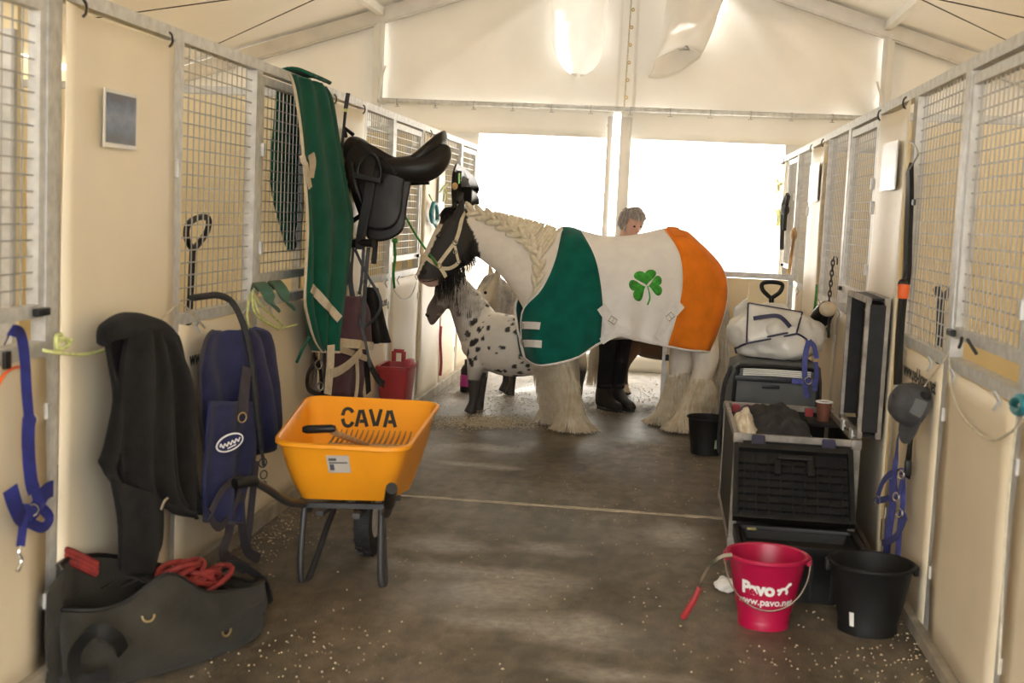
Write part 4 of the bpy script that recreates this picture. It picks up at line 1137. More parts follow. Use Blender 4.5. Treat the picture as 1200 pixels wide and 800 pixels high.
# ---------------------------------------------------------------- black fleece jacket
X = -1.76
t = thing('fleece_jacket', 'black fleece jacket hanging from twine over the canvas bag', 'jacket', tuple(onx(170, 664, X)))
G = hang([(128, 384, 196, 388), (116, 395, 208, 394), (116, 425, 215, 430), (121, 470, 220, 480), (112, 525, 228, 540), (106, 545, 234, 588), (126, 575, 235, 603)], X, 1, 40, (3.4, .07), 1.3, 4, .03)
mb = MB(); mb.sheet(G, .012); mb.build('back_panel', M['fleece'], t, smooth='all')
G = hang([(150, 386, 200, 390), (140, 440, 222, 450), (140, 520, 226, 540), (150, 570, 230, 600), (178, 590, 236, 607)], -1.715, 1, 30, (2.8, .06), 4.0, 4, .02)
mb = MB(); mb.sheet(G, .012); mb.build('front_panel', M['fleece'], t, smooth='all')
G = hang([(128, 560, 192, 588), (135, 600, 192, 620), (138, 640, 186, 645), (140, 668, 170, 672)], -1.72, 1, 16, (1.5, .03), 2.2, 4, .03)
mb = MB(); mb.sheet(G, .012); mb.build('sleeve', M['fleece'], t, smooth='all')
P = [onx(u, v, -1.73) for u, v in ((120, 402), (127, 388), (150, 381), (175, 384), (192, 392), (204, 404))]
mb = MB(); mb.tube(smooth_path(P, 5), smooth_vals([.02, .035, .045, .04, .04, .02], 5), 10); mb.build('collar', M['fleece'], t, smooth='all')
wtube([(188, 598), (192, 588), (196, 584)], -1.66, .006, 'zip_pull', M['chrome'], t)
mb = MB(); c = onx(201, 574, -1.685); mb.box(c, (.004, .02, .02)); mb.build('care_label', M['paper'], t)
# twine tied across the cover
t = thing('twine', 'pale yellow twine with a bow tied across beside the black jacket', 'twine', tuple(onx(64, 400, -1.82)))
wtube([(50, 410, -1.83), (66, 413), (100, 415), (130, 408)], -1.80, .006, 'cord', M['twine'], t)
for k, pts in enumerate((((66, 410), (72, 396), (82, 402)), ((66, 408), (66, 394), (72, 392)), ((66, 410), (78, 406), (84, 398)))): wtube(pts, -1.81, .007, 'bow_loop', M['twine'], t)
t = thing('twine', 'thin tan twine strung over the top of the navy blanket', 'twine', tuple(onx(212, 355, -1.83)))
wtube([(180, 382), (198, 366), (212, 356), (228, 370), (240, 384)], -1.825, .004, 'cord', M['twinew'], t)
# ---------------------------------------------------------------- navy blanket
X = -1.77
t = thing('horse_blanket', 'navy quilted blanket with oval logo patch hanging below the wire panel', 'horse blanket', tuple(onx(270, 600, X)))
G = hang([(248, 388, 298, 384), (240, 398, 312, 392), (236, 430, 322, 425), (240, 470, 330, 455), (240, 520, 334, 486), (238, 570, 333, 502)], X, 1, 36, (3.6, .06), .6, 4, .05)
mb = MB(); mb.sheet(G, .012); navyM = mb; ob = mb.build('outer_layer', M['navy'], t, smooth='all')
nb = mb.bvh()
mb = MB(); mb.tube(edge_of(G, 'b'), .008, 6); mb.tube(edge_of(G, 'l'), .009, 6); mb.build('binding', M['navyd'], t)
G = hang([(244, 470, 300, 470), (240, 540, 300, 530), (238, 590, 282, 585), (244, 610, 272, 612)], -1.70, 1, 24, (2.4, .05), 2.6, 4, .03)
mb = MB(); mb.sheet(G, .012); ob2 = mb.build('inner_fold', M['navy'], t, smooth='all'); nb2 = mb.bvh()
mb = MB(); mb.tube(edge_of(G, 'b'), .008, 6); mb.build('binding', M['navyd'], t)
for pts, w_ in ((((290, 430), (286, 460), (284, 486)), .06), (((272, 598), (268, 625), (262, 648), (276, 660), (292, 668)), .05), (((282, 580), (284, 620), (290, 645), (304, 655)), .045), (((300, 540), (294, 600), (290, 640)), .04)):
    wstrap(pts, -1.66, w_, 'strap', M['navyd'], t)
wstrap([(247, 600, -1.66), (262, 572), (282, 560), (276, 590), (258, 618), (246, 605)], -1.65, .03, 'leg_loop', M['navyd'], t)
wring(284, 489, -1.645, .02, 'buckle', M['brass'], t)
# oval patch with stitched letters
h_, n_ = hit(263, 517, nb2, .006)
if h_ is None: h_, n_ = hit(263, 517, nb, .01)
if h_ is not None:
    n_ = V(.75, -.66, .05).normalized(); x = V(0, 0, 1).cross(n_).normalized(); y = n_.cross(x); x, y = x*cos(.3)+y*sin(.3), y*cos(.3)-x*sin(.3); R3 = Matrix(((x.x, y.x, n_.x), (x.y, y.y, n_.y), (x.z, y.z, n_.z)))
    h_ = h_+n_*.03
    mb = MB(); mb.lathe([(.001, 0), (1, 0), (1, .004), (.001, .004)], (0, 0, 0), 28); mb.v = [h_+R3 @ V(v.x*.062, v.y*.034, v.z) for v in mb.v]; pt = mb.build('logo_patch', M['white'], t)
    mb = MB(); mb.lathe([(.001, 0), (1, 0), (1, .002), (.001, .002)], (0, 0, 0), 28); mb.v = [h_+n_*.0035+R3 @ V(v.x*.056, v.y*.028, v.z) for v in mb.v]; mb.build('logo_field', M['navy'], pt)
    mb = MB(); P = [h_+R3 @ V(-.046+.0058*k, .010*sin(k*2.1)*(1.4 if k in (1, 15) else .75)-.002, .0062) for k in range(17)]
    mb.ribbon(smooth_path(P, 3), n_, .005, .001); mb.ribbon([h_+R3 @ V(-.018, -.018, .0062), h_+R3 @ V(.022, -.016, .0062)], n_, .004, .001)
    lm = mb.build('logo_script', M['white'], pt); lm['label'] = 'illegible white stitched script'; stuff(lm)
# black lead rope draped over the rail in front of the blanket
t = thing('lead_rope', 'black lead rope with snap hook draped over the rail and the navy blanket', 'rope', tuple(onx(305, 540, -1.7)))
wtube([(225, 349, -1.85), (240, 347, -1.83), (256, 346, -1.80), (272, 354, -1.76), (285, 380, -1.70), (294, 420, -1.66), (300, 470, -1.64), (306, 525, -1.64)], X, .014, 'rope', M['ropeblack'], t)
wtube([(306, 525), (308, 535), (309, 545)], -1.64, .008, 'snap_hook', M['steel'], t)
wring(308, 542, -1.64, .02, 'ring', M['steel'], t); wring(309, 556, -1.64, .018, 'chain_link', M['steel'], t); wring(309, 568, -1.64, .016, 'chain_link', M['steel'], t)
# ---------------------------------------------------------------- shovel inside the stall
t = thing('shovel', 'black D handled shovel leaning inside the left stall behind the wire', 'shovel', (-2.05, 5.3, 0))
a = onx(226, 290, -2.0); b = V(a.x-.05, a.y+.04, 0)
mb = MB(); mb.tube([a, b+V(0, 0, .25)], .014, 10); mb.build('shaft', M['black'], t)
pts = [onx(u, v, -2.0) for u, v in ((226, 292), (219, 280), (220, 264), (232, 255), (244, 256), (243, 270), (234, 284), (226, 292))]
mb = MB(); mb.tube(smooth_path(pts, 4), .014, 8); mb.build('d_handle', M['black'], t)
mb = MB(); mb.sheet([[b+V(-.11+.22*j/6, .05*abs(j/3-1), .26-.26*i/4) for j in range(7)] for i in range(5)], .004); mb.build('blade', M['steel'], t)
# ---------------------------------------------------------------- folding rug hooks
for (u, v, lab) in ((300, 336, 'dark green padded hook on the left rail, nearer the camera'), (318, 334, 'dark green padded hook on the left rail, nearer the green rug')):
    t = thing('rug_hook', lab, 'hook', tuple(onx(u, v, -1.8)))
    wstrap([(u, v+4, -1.845), (u+3, v-4, -1.80), (u+10, v+2, -1.74), (u+17, v+14, -1.70), (u+24, v+26, -1.69)], X, .05, 'arm', mat('green hook paint', (.05, .12, .08), .5), t, nrm=V(.2, -.6, .8), th=.012)
    mb = MB(); c = onx(u, v+2, -1.838); mb.box(c, (.006, .07, .05)); mb.build('bracket', M['galv'], t, bevel=.002)
t = thing('twine', 'pale green twine loops knotted below the dark green hooks', 'twine', tuple(onx(300, 365, -1.82)))
for pts in (((296, 340, -1.842), (298, 365), (312, 378), (330, 384), (348, 380)), ((296, 344, -1.842), (304, 368), (318, 380), (326, 386)), ((292, 345, -1.842), (290, 370), (294, 388)), ((296, 342, -1.842), (308, 360), (322, 372), (332, 382))):
    wtube(pts, -1.815, .006, 'strand', M['twine'], t)
# ---------------------------------------------------------------- green fleece rug over the rail
t = thing('horse_rug', 'dark green fleece rug with beige edging slung over the left stall door', 'horse rug', tuple(onx(375, 405, -1.77)))
G = hang([(337, 86, 378, 104), (341, 105, 386, 120), (346, 150, 394, 165), (349, 200, 404, 215), (352, 260, 414, 256), (352, 300, 410, 300), (352, 350, 404, 345), (357, 375, 396, 370), (363, 398, 386, 396), (370, 411, 380, 411)], -1.775, 1, 44, (3.8, .06), .9, 4, .05)
mb = MB(); mb.sheet(G, .010); mb.build('front_drape', M['green'], t, smooth='all'); gb = mb.bvh()
eg = edge_of(G, 'lb')+[G[i][-1] for i in range(len(G)-1, len(G)*6//10, -1)]; mb = MB(); mb.tube(eg, .008, 6); mb.build('edging', M['beige'], t)
G2 = [[V(lerp(-1.755, -1.96, i/8), lerp(6.24, 6.62, j/20)+.0, 2.165+.032*sin(pi*i/8)+.006*sin(j*1.3)) for j in range(21)] for i in range(9)]
mb = MB(); mb.sheet(G2, .010); mb.build('ridge_fold', M['green'], t, smooth='all')
G3 = hang([(325, 95, 352, 108), (322, 140, 353, 150), (318, 180, 354, 190), (318, 225, 356, 230), (328, 270, 356, 270), (334, 292, 354, 288)], -1.955, -1, 24, (3, .03), 2.4, 4, .0)
mb = MB(); mb.sheet(G3, .010); mb.build('rear_drape', M['green'], t, smooth='all')
def on_green(px, wid, nm, m_):
    P = []; NN = []
    for q in smooth_path([(u, v, 0) for u, v in px], 5):
        h, n_ = hit(q.x, q.y, gb, .008)
        if h is not None: P.append(h); NN.append(n_)
    if len(P) > 2: mb = MB(); mb.ribbon(P, NN, wid, .005); mb.build(nm, m_, t)
on_green(((364, 337), (376, 350), (388, 364), (397, 374)), .045, 'surcingle', M['beige'])
on_green(((349, 170), (356, 185), (359, 205), (362, 220)), .03, 'neck_edging', M['beige'])
on_green(((363, 180), (365, 190), (364, 200), (363, 208)), .045, 'wither_pad', M['beige'])
on_green(((354, 285), (357, 300), (359, 312)), .022, 'tail_cord_loop', M['beige'])
wtube([(362, 395), (354, 410), (348, 424)], -1.74, .008, 'tail_cord', M['green'], t)
# ---------------------------------------------------------------- saddle on its wall rack
SY = 7.36
t = thing('saddle_rack', 'black metal saddle rack holding the saddle on the left stalls', 'rack', tuple(V(XL, SY, 1.6)))
mb = MB(); a = V(XL+.02, SY, 1.66); mb.tube([a, V(-1.36, SY, 1.70)], .018, 10); mb.tube([V(XL+.02, SY, 1.42), V(-1.5, SY, 1.68)], .014, 10); mb.bx(XL+.026, XL+.034, SY-.04, SY+.04, 1.38, 1.72); mb.build('arm', M['black'], t)
sd = thing('saddle', 'black leather saddle with stirrup run up, hanging from the left stalls', 'saddle', tuple(at(440, 300, SY)))
def A(u, v, y=0): return at(u, v, SY-y)
st = [(406, 166, 186, .07), (412, 160, 190, .095), (424, 162, 192, .115), (440, 174, 196, .14), (458, 186, 202, .165), (474, 187, 202, .185), (488, 180, 200, .19), (502, 168, 194, .185), (514, 157, 186, .15), (521, 153, 176, .09)]
mb = MB(); rings = []
us = smooth_vals([s[0] for s in st], 4); t1 = smooth_vals([s[1] for s in st], 4); b1 = smooth_vals([s[2] for s in st], 4); ws = smooth_vals([s[3] for s in st], 4)
for u, a, b, w_ in zip(us, t1, b1, ws): rings.append(ring2(A(u, a), A(u, b), w_, V(0, -1, 0), 24, 2.6))
mb.loft(rings); mb.build('seat', M['leather'], sd, smooth='all')
for s_ in (1, -1):
    mb = MB(); mb.tube(smooth_path([A(418, 186, .13*s_), A(445, 196, .15*s_), (A(478, 198, .15*s_)), A(500, 196, .13*s_), A(516, 184, .10*s_), A(521, 172, .07*s_)], 5), smooth_vals([.03, .055, .075, .08, .065, .035], 5), 14); mb.build('panel_cushion', M['leather'], sd, smooth='all')
    ol = [(421, 163), (407, 180), (406, 197), (412, 220), (420, 245), (427, 264), (442, 270), (460, 266), (470, 248), (473, 215), (481, 190), (460, 183), (440, 172)]
    def plate(ol, y0, y1, nm, m_, th, curve=.0):
        P = smooth_path([(u, v, 0) for u, v in ol+[ol[0]]], 4)[:-1]; zs = [p.y for p in P]; v0, v1 = min(zs), max(zs)
        def pt(p, o_):
            f = (p.y-v0)/(v1-v0); y = lerp(y0, y1, f**.7); return A(p.x, p.y, (y+o_)*s_)
        c = sum(P, V(0, 0, 0))/len(P); rr = []
        for f, o_ in ((.05, -th/2), (.9, -th/2), (1, -th*.2), (1, th*.2), (.93, th/2), (.6, th/2+curve), (.05, th/2+curve*1.3)): rr.append([pt(c+(p-c)*f, o_) for p in P])
        mb = MB(); mb.loft(rr); return mb.build(nm, m_, sd, smooth='all')
    plate([(416, 172), (404, 190), (410, 220), (424, 262), (430, 278), (440, 283), (458, 280), (473, 268), (477, 240), (484, 205), (486, 192), (455, 186)], .12, .20, 'sweat_flap', M['leather'], .02)
    fl_ = plate(ol, .135, .235, 'flap', M['leather'], .012, .012)
    # knee roll and stirrup with its leather
    mb = MB(); mb.tube(smooth_path([A(412, 190, .235*s_), A(416, 215, .245*s_), A(424, 238, .25*s_)], 4), smooth_vals([.012, .02, .010], 4), 8); mb.build('knee_roll', M['leather'], sd, smooth='all')
    mb = MB(); P = smooth_path([A(438, 180, .205*s_), A(434, 205, .245*s_), A(428, 240, .272*s_), A(422, 270, .275*s_), A(420, 292, .272*s_)], 5); mb.ribbon(P, V(0, -s_, 0), .035, .006); mb.ribbon([p+V(.02, .006*s_, 0) for p in P[6:]], V(0, -s_, 0), .03, .006); mb.build('stirrup_leather', M['leather'], sd)
    mb = MB(); P = [A(u, v, .275*s_) for u, v in ((419, 206), (420, 194), (427, 184), (436, 181), (443, 188), (446, 200), (445, 210))]; mb.tube(smooth_path(P, 4), .010, 8); si = mb.build('stirrup_iron', M['black'], sd)
    mb = MB(); mb.bar(A(415, 205, .28*s_), A(447, 212, .28*s_), .06, .028, (0, 0, 1)); mb.build('tread', M['rubber'], si, bevel=.006)
    mb = MB(); mb.ribbon(smooth_path([A(446, 184, .19*s_), A(456, 194, .222*s_), A(464, 204, .235*s_)], 4), V(0, -s_, 0), .012, .004); mb.build('skirt_seam', M['leather'], sd)
    mb = MB(); mb.ribbon([A(438, 262, .19*s_), A(440, 285, .19*s_), A(438, 309, .185*s_)], V(0, -s_, 0), .03, .005); mb.build('girth_strap', M['leather'], sd)
mb = MB(); mb.ell(A(419, 169, .115), .012, .006, .012); mb.build('stud', M['chrome'], sd)
# girth and small bracket hanging under the saddle
t = thing('girth', 'black girth bar hanging just below the saddle flap', 'girth', tuple(at(424, 288, 7.1)))
mb = MB(); mb.tube([at(409, 286, 7.12), at(424, 284, 7.1), at(438, 285, 7.08)], [.025, .022, .025], 10); mb.build('padded_bar', M['leather'], t)
# riding whip
t = thing('riding_whip', 'dark riding whip standing up beside the saddle pommel', 'whip', tuple(at(396, 215, 7.25)))
mb = MB(); mb.tube([at(408, 109, 7.2), at(405, 128, 7.21)], .012, 8); mb.build('grip', M['navyd'], t)
mb = MB(); mb.tube([at(405, 128, 7.21), at(402, 160, 7.22), at(396, 215, 7.25)], [.009, .008, .006], 8); mb.build('shaft', M['ropeblack'], t)
mb = MB(); mb.tube([at(405.2, 127, 7.21), at(404.6, 131, 7.21)], .0125, 8); mb.build('collar', M['twine'], t)
t = thing('wall_hook', 'black metal hook arm above the saddle pommel', 'hook', tuple(at(405, 150, 7.3)))
mb = MB(); mb.tube([V(XL+.025, 7.3, 1.93), at(404, 150, 7.28), at(414, 158, 7.26)], .011, 8); mb.build('arm', M['black'], t)
# ---------------------------------------------------------------- black bridle straps, plum blanket and jacket under the saddle
t = thing('bridle', 'bunch of black leather bridle straps hanging under the saddle', 'bridle', tuple(at(430, 440, 7.15)))
for k, px in enumerate((((408, 292), (409, 320), (413, 350), (420, 380)), ((414, 290), (412, 330), (420, 370), (428, 400), (434, 430)), ((426, 292), (424, 325), (421, 345)), ((432, 290), (429, 318), (427, 350), (426, 385)), ((416, 292), (430, 322), (444, 345), (446, 360), (438, 374), (425, 385)), ((404, 310), (404, 345), (410, 370)))):
    mb = MB(); P = smooth_path([at(u, v, 7.12+.02*k) for u, v in px], 5); mb.ribbon(P, V(.2, -1, 0), .016+.006*(k % 3 == 0), .004); mb.build('strap', M['leather'], t)
for (u, v) in ((405, 315), (421, 345), (428, 330)):
    mb = MB(); c = at(u, v, 7.1); mb.tube([c+V(.012*sx_, 0, .015*sy_) for sx_, sy_ in ((-1, -1), (1, -1), (1, 1), (-1, 1))], .003, 6, closed=True); mb.build('buckle', M['chrome'], t)
X = -1.74
t = thing('horse_blanket', 'plum blanket with beige bands folded below the saddle', 'horse blanket', tuple(onx(405, 458, X)))
G = hang([(398, 346, 420, 348), (392, 365, 428, 362), (386, 390, 431, 390), (384, 400, 432, 406)], X, 1, 20, (2.4, .03), 1.9, 4, .05)
mb = MB(); mb.sheet(G, .02); mb.build('upper_fold', M['plum'], t, smooth='all')
for k, o_ in enumerate((0, -2)):
    mb = MB(); mb.ribbon([p+V(.014, -.006, .012-.03*k) for p in G[-1-k]], V(1, -.6, 0), .028, .006); mb.build('beige_band', M['beige'], t)
G = hang([(386, 402, 430, 408), (385, 430, 428, 432), (386, 465, 424, 466)], X-.02, 1, 16, (2.4, .03), 3.9, 4, .04)
mb = MB(); mb.sheet(G, .02); mb.build('lower_fold', M['plum'], t, smooth='all')
wstrap([(384, 410), (398, 409), (414, 414), (430, 420)], X+.04, .035, 'beige_band', M['beige'], t)
wstrap([(424, 410), (412, 424), (398, 434), (386, 438)], X+.06, .05, 'beige_strap', M['beige'], t); wstrap([(388, 404), (387, 430), (384, 462)], X+.05, .06, 'beige_strap', M['beige'], t); wstrap([(418, 420), (419, 445), (417, 466)], X+.055, .03, 'beige_strap', M['beige'], t)
t = thing('jacket', 'small black jacket hanging behind the plum blanket', 'jacket', tuple(onx(440, 402, -1.78)))
G = hang([(428, 336, 436, 338), (428, 350, 440, 348), (430, 380, 446, 378), (434, 402, 450, 399)], -1.79, 1, 14, (2.2, .03), .2, 4, .05)
mb = MB(); mb.sheet(G, .014); mb.build('cloth', M['fleece'], t, smooth='all')
wstrap([(430, 418), (436, 432), (444, 446), (450, 450)], -1.7, .045, 'waist_strap', M['fleece'], t); wstrap([(428, 400), (430, 430), (432, 460)], -1.72, .05, 'hanging_sleeve', M['fleece'], t)
t = thing('halter', 'black halter with chrome buckles hanging beneath the green rug', 'halter', tuple(onx(370, 462, -1.78)))
wstrap([(368, 405, -1.83), (369, 418), (373, 426)], -1.79, .03, 'crown_strap', M['leather'], t); wstrap([(374, 424), (364, 432), (360, 444), (362, 456), (374, 462), (384, 461)], -1.79, .026, 'noseband', M['leather'], t); wstrap([(373, 424), (376, 440), (377, 460)], -1.79, .026, 'cheek_strap', M['leather'], t)
wring(373, 427, -1.775, .024, 'buckle', M['chrome'], t, .005); wring(375, 453, -1.775, .022, 'buckle', M['chrome'], t, .005)
# ---------------------------------------------------------------- red feed tub hooked on the stall
c0 = V(-1.735, 8.5, .28)
t = thing('feed_tub', 'dark red feed tub with cut out handle hooked low on the left stalls', 'tub', tuple(c0))
def rrect(cx, cy, hx, hy, z, n=6, r=.3):
    out = []; rr = min(hx, hy)*r
    for (sx, sy, a0) in ((1, 1, 0), (-1, 1, pi/2), (-1, -1, pi), (1, -1, 3*pi/2)):
        for k in range(n+1):
            a = a0+pi/2*k/n; out.append(V(cx+sx*(hx-rr)+rr*cos(a), cy+sy*(hy-rr)+rr*sin(a), z))
    return out
TYc = 8.5; a_ = at(430, 428, TYc); b_ = at(480, 462, TYc); zt = a_.z; zb = b_.z-.06; xa, xb = -1.845, at(477, 440, 8.33).x; cx = (xa+xb)/2; hx = (xb-xa)/2
mb = MB(); mb.loft([rrect(cx, TYc, hx*.82, .13, zb), rrect(cx, TYc, hx, .16, zt), rrect(cx, TYc, hx+.012, .172, zt), rrect(cx, TYc, hx+.012, .172, zt+.02), rrect(cx, TYc, hx-.01, .15, zt+.02), rrect(cx, TYc, hx*.8, .12, zb+.015)]); mb.build('tub', M['red'], t)
for (xx, zz, wx, wz) in ((cx-hx*.55, zt+.055, .03, .07), (cx+hx*.1, zt+.055, .03, .07), (cx-hx*.22, zt+.092, hx*.7, .026)): mb = MB(); mb.box(V(xx, TYc+.16, zz), (wx, .02, wz)); mb.build('handle_bar', M['red'], t, bevel=.004)
mb = MB(); mb.bx(xb-.045, xb+.005, TYc-.05, TYc+.05, zt, zt+.06); mb.build('hook_lip', M['red'], t, bevel=.01)
# small pieces on the far left stalls
t = thing('rope', 'teal rope coil hanging on the far left cream cover', 'rope', tuple(onx(510, 262, -1.82)))
wtube([(503, 228, -1.84), (507, 236), (510, 240)], -1.83, .006, 'cord', M['twine'], t)
P = []
wtube([(508, 238), (505, 250), (507, 260), (512, 258), (512, 244), (509, 238), (506, 252), (510, 262), (513, 268), (511, 274)], -1.815, .016, 'coil', M['teal'], t, 6)
t = thing('bridle', 'black bridles and headpieces bunched on the far left wire panel', 'bridle', tuple(onx(543, 238, -1.8)))
for k, px in enumerate((((536, 194), (533, 205), (532, 225), (533, 240)), ((535, 198), (541, 203), (545, 212), (549, 226)), ((534, 196), (545, 204), (553, 212), (557, 222), (552, 228)), ((538, 200), (537, 215), (540, 230)), ((546, 208), (541, 222), (538, 236)), ((550, 226), (556, 232), (557, 240)))):
    wstrap(px, -1.82+.012*k, .045+.015*(k % 3), 'strap', M['leather'], t, nrm=V(.25, -1, 0))
mb = MB(); c = onx(543, 229, -1.755); mb.box(c, (.15, .05, .15)); mb.build('pouch', M['fleece'], t, bevel=.01)
wstrap([(538, 203), (538, 215)], -1.745, .025, 'green_strap', mat('lime strap', (.15, .5, .05), .6), t)
mb = MB(); c = onx(533, 218, -1.77); mb.ell(c, .025, .015, .03); mb.build('round_tag', M['wood'], t)
mb = MB(); mb.box(onx(538, 188, -1.83), (.04, .02, .05)); mb.build('hook_plate', M['galv'], t, bevel=.003)
t = thing('rope', 'short green rope end hanging below the saddle from the wire', 'rope', tuple(onx(462, 336, -1.82)))
wtube([(462, 283, -1.845), (463, 300), (461, 320), (462, 337)], -1.83, .010, 'rope', M['ropegreen'], t); mb = MB(); mb.ell(onx(463, 282, -1.828), .02, .03, .02); mb.build('knot', M['ropegreen'], t)
t = thing('rope', 'red rope hanging by the far left stall posts', 'rope', tuple(onx(517, 420, -1.83)))
wtube([(517, 383, -1.845), (516, 400), (517, 425), (516, 440)], -1.83, .012, 'rope', M['red'], t)
t = thing('twine', 'yellow twine tied on the far left cover edge', 'twine', tuple(onx(521, 222, -1.83)))
for pts in (((515, 225), (520, 219), (524, 216)), ((521, 218), (523, 226), (524, 234)), ((521, 218), (520, 228), (519, 236))): wtube(pts, -1.83, .008, 'strand', M['twine'], t)
t = thing('twine', 'loose white string looped under the far left rail by the cob\'s nose', 'twine', tuple(onx(475, 345, -1.83)))
wtube([(458, 325, -1.845), (462, 340), (472, 350), (482, 346), (488, 330, -1.845)], -1.835, .004, 'string', M['paper'], t)
# bottle standing on the floor behind the ponies
c = onz(547, 459)
t = thing('bottle', 'small black bottle with a magenta wrap standing by the left stalls', 'bottle', tuple(c))
mb = MB(); mb.lathe([(.001, 0), (.055, .0), (.06, .01), (.06, .19), (.045, .22), (.03, .235), (.03, .28), (.001, .28)], c, 20); mb.build('body', M['black'], t)
mb = MB(); mb.lathe([(.058, .05), (.0625, .052), (.0625, .15), (.058, .152)], c, 20); mb.build('wrap', M['magenta'], t)
# ================================================================ wheelbarrow
t = wbar = thing('wheelbarrow', 'orange plastic wheelbarrow stencilled CAVA, standing in the left of the aisle', 'wheelbarrow', tuple(onz(405, 660)))
NL, NR, FR, FL = at(323, 521, 4.95), at(475, 529, 4.95), at(514, 475, 5.80), at(362, 467, 5.80)
bNL, bNR = at(351, 584, 5.07), at(452, 587, 5.07); bFR = bNR+V(.02, .46, -.04); bFL = bNL+V(-.06, .46, -.04)
def quad_ring(a, b, c, d, r=.16, n=6):
    Q = [a, b, c, d]; out = []
    for i in range(4):
        p = Q[i]; pp = Q[i-1]; pn = Q[(i+1) % 4]; p0 = p+(pp-p).normalized()*r*min(1, (pp-p).length/.5); p1 = p+(pn-p).normalized()*r*min(1, (pn-p).length/.5)
        for k in range(n+1): f = k/n; out.append(p0*(1-f)**2+p*2*f*(1-f)+p1*f*f)
    return out
def inset(R, d, dz=0):
    c = sum(R, V(0, 0, 0))/len(R); return [p+(c-p).normalized()*d+V(0, 0, dz) for p in R]
rim = quad_ring(NL, NR, FR, FL, .10); bot = quad_ring(bNL, bNR, bFR, bFL, .07)
lay = [[b.lerp(r, f)+(b.lerp(r, f)-(sum(rim, V(0, 0, 0))/len(rim))).normalized()*.012*sin(pi*f) for b, r in zip(bot, rim)] for f in (0, .15, .35, .6, .85, 1)]
rings = lay[:]
o1 = inset(rim, -.022); rings += [o1, [p+V(0, 0, .014) for p in o1], [p+V(0, 0, .017) for p in inset(rim, -.006)], inset(rim, .008, .006)]
rings += [inset(L_, .012, .002) for L_ in lay[-2:0:-1]]+[inset(bot, .02, .015)]
mb = MB(); mb.loft(rings); mb.build('tub', M['barrow'], wbar)
# stencilled letters on the far inner wall
rc = lay[-2]; bc = bot
up0 = (FL+FR)/2; dn0 = (bFL+bFR)/2
xax = (FR-FL).normalized(); yax = (up0-dn0); yax = (yax-xax*yax.dot(xax)).normalized(); zax = xax.cross(yax)
if zax.y > 0: zax = -zax
mb_t = MB(); mb_t.loft(rings); tb = mb_t.bvh()
let = {'C': [[(.9, .78), (.72, .95), (.45, 1), (.2, .9), (.05, .62)], [(.05, .42), (.18, .12), (.45, 0), (.72, .06), (.9, .24)]],
       'A': [[(0, 0), (.2, .55), (.34, .95)], [(.52, .95), (.72, .45), (.9, 0)], [(.3, .3), (.66, .3)]],
       'V': [[(0, 1), (.2, .5), (.36, .05)], [(.52, .05), (.7, .5), (.9, 1)]]}
for k, ch in enumerate('CAVA'):
    u0 = 401+k*16.6; mb = MB()
    for stx in let[ch]:
        P = []
        for q in smooth_path([(a, b, 0) for a, b in stx], 4):
            h, n_ = hit(u0+q.x*14, 499.5+k*.5-q.y*20.5-k*.1, tb, .003)
            if h is not None: P.append(h)
        if len(P) > 1: mb.ribbon(P, zax, .016, .003)
    l_ = mb.build('stencil_letter', M['ink'], wbar, smooth=False); l_['label'] = 'black stencilled letter %s' % ch; stuff(l_)
h, n_ = hit(397, 543, tb, .003); h2, _ = hit(384, 543, tb, .003)
xx = (h-h2).normalized(); yy = n_.cross(xx).normalized()
yy = yy if yy.z > 0 else -yy
def face_quad(c, hx, hz, th, nm, m_, par): 
    mb = MB(); mb.add([c+xx*sx_*hx+yy*sz_*hz+n_*o_ for o_ in (0, th) for sx_, sz_ in ((-1, -1), (1, -1), (1, 1), (-1, 1))], [(3, 2, 1, 0), (4, 5, 6, 7), (0, 1, 5, 4), (1, 2, 6, 5), (2, 3, 7, 6), (3, 0, 4, 7)]); return mb.build(nm, m_, par, smooth=False)
stk = face_quad(h, .046, .040, .002, 'sticker', mat('dull label paper', (.52, .47, .41), .6, var=.06), wbar)
for (dx, dz, hx, hz) in ((0, .007, .038, .003), (-.022, .022, .016, .006), (-.028, -.014, .009, .014)): face_quad(h+xx*dx+yy*dz+n_*.002, hx, hz, .0008, 'sticker_print', M['greybag'], stk)
# frame: two bars with grips, two looped legs, wheel fork, wheel
for s_, hpx, gpx in ((-1, [(362, 596, 5.3), (356, 590, 5.06), (338, 588, 4.86), (316, 574, 4.66), (299, 564, 4.54)], [(299, 564, 4.54), (288, 564, 4.50), (275, 567, 4.46)]), (1, [(452, 597, 5.3), (451, 600, 5.06), (453, 602, 4.85), (456, 592, 4.62), (458, 580, 4.5)], [(456, 590, 4.60), (458, 578, 4.48), (459, 572, 4.42)])):
    mb = MB(); mb.tube(smooth_path([at(*q) for q in hpx], 5), .0165, 10); mb.build('handle_bar', M['steel'], wbar)
    mb = MB(); mb.tube(smooth_path([at(*q) for q in gpx], 4), .0215, 12); mb.build('grip', M['black'], wbar)
for px in (((357, 592, 5.08), (353, 640, 5.06), (352, 672, 5.05), (355, 682, 5.06), (361, 678, 5.10), (372, 650, 5.22), (384, 615, 5.36), (391, 597, 5.44)), ((447, 594, 5.08), (446, 640, 5.07), (446, 675, 5.07), (448, 686, 5.08), (451, 680, 5.12), (450, 650, 5.24), (449, 615, 5.38), (448, 600, 5.44))):
    mb = MB(); mb.tube(smooth_path([at(*q) for q in px], 4), .0135, 10); mb.build('leg', M['steel'], wbar)
za = at(350, 590, 5.08).z
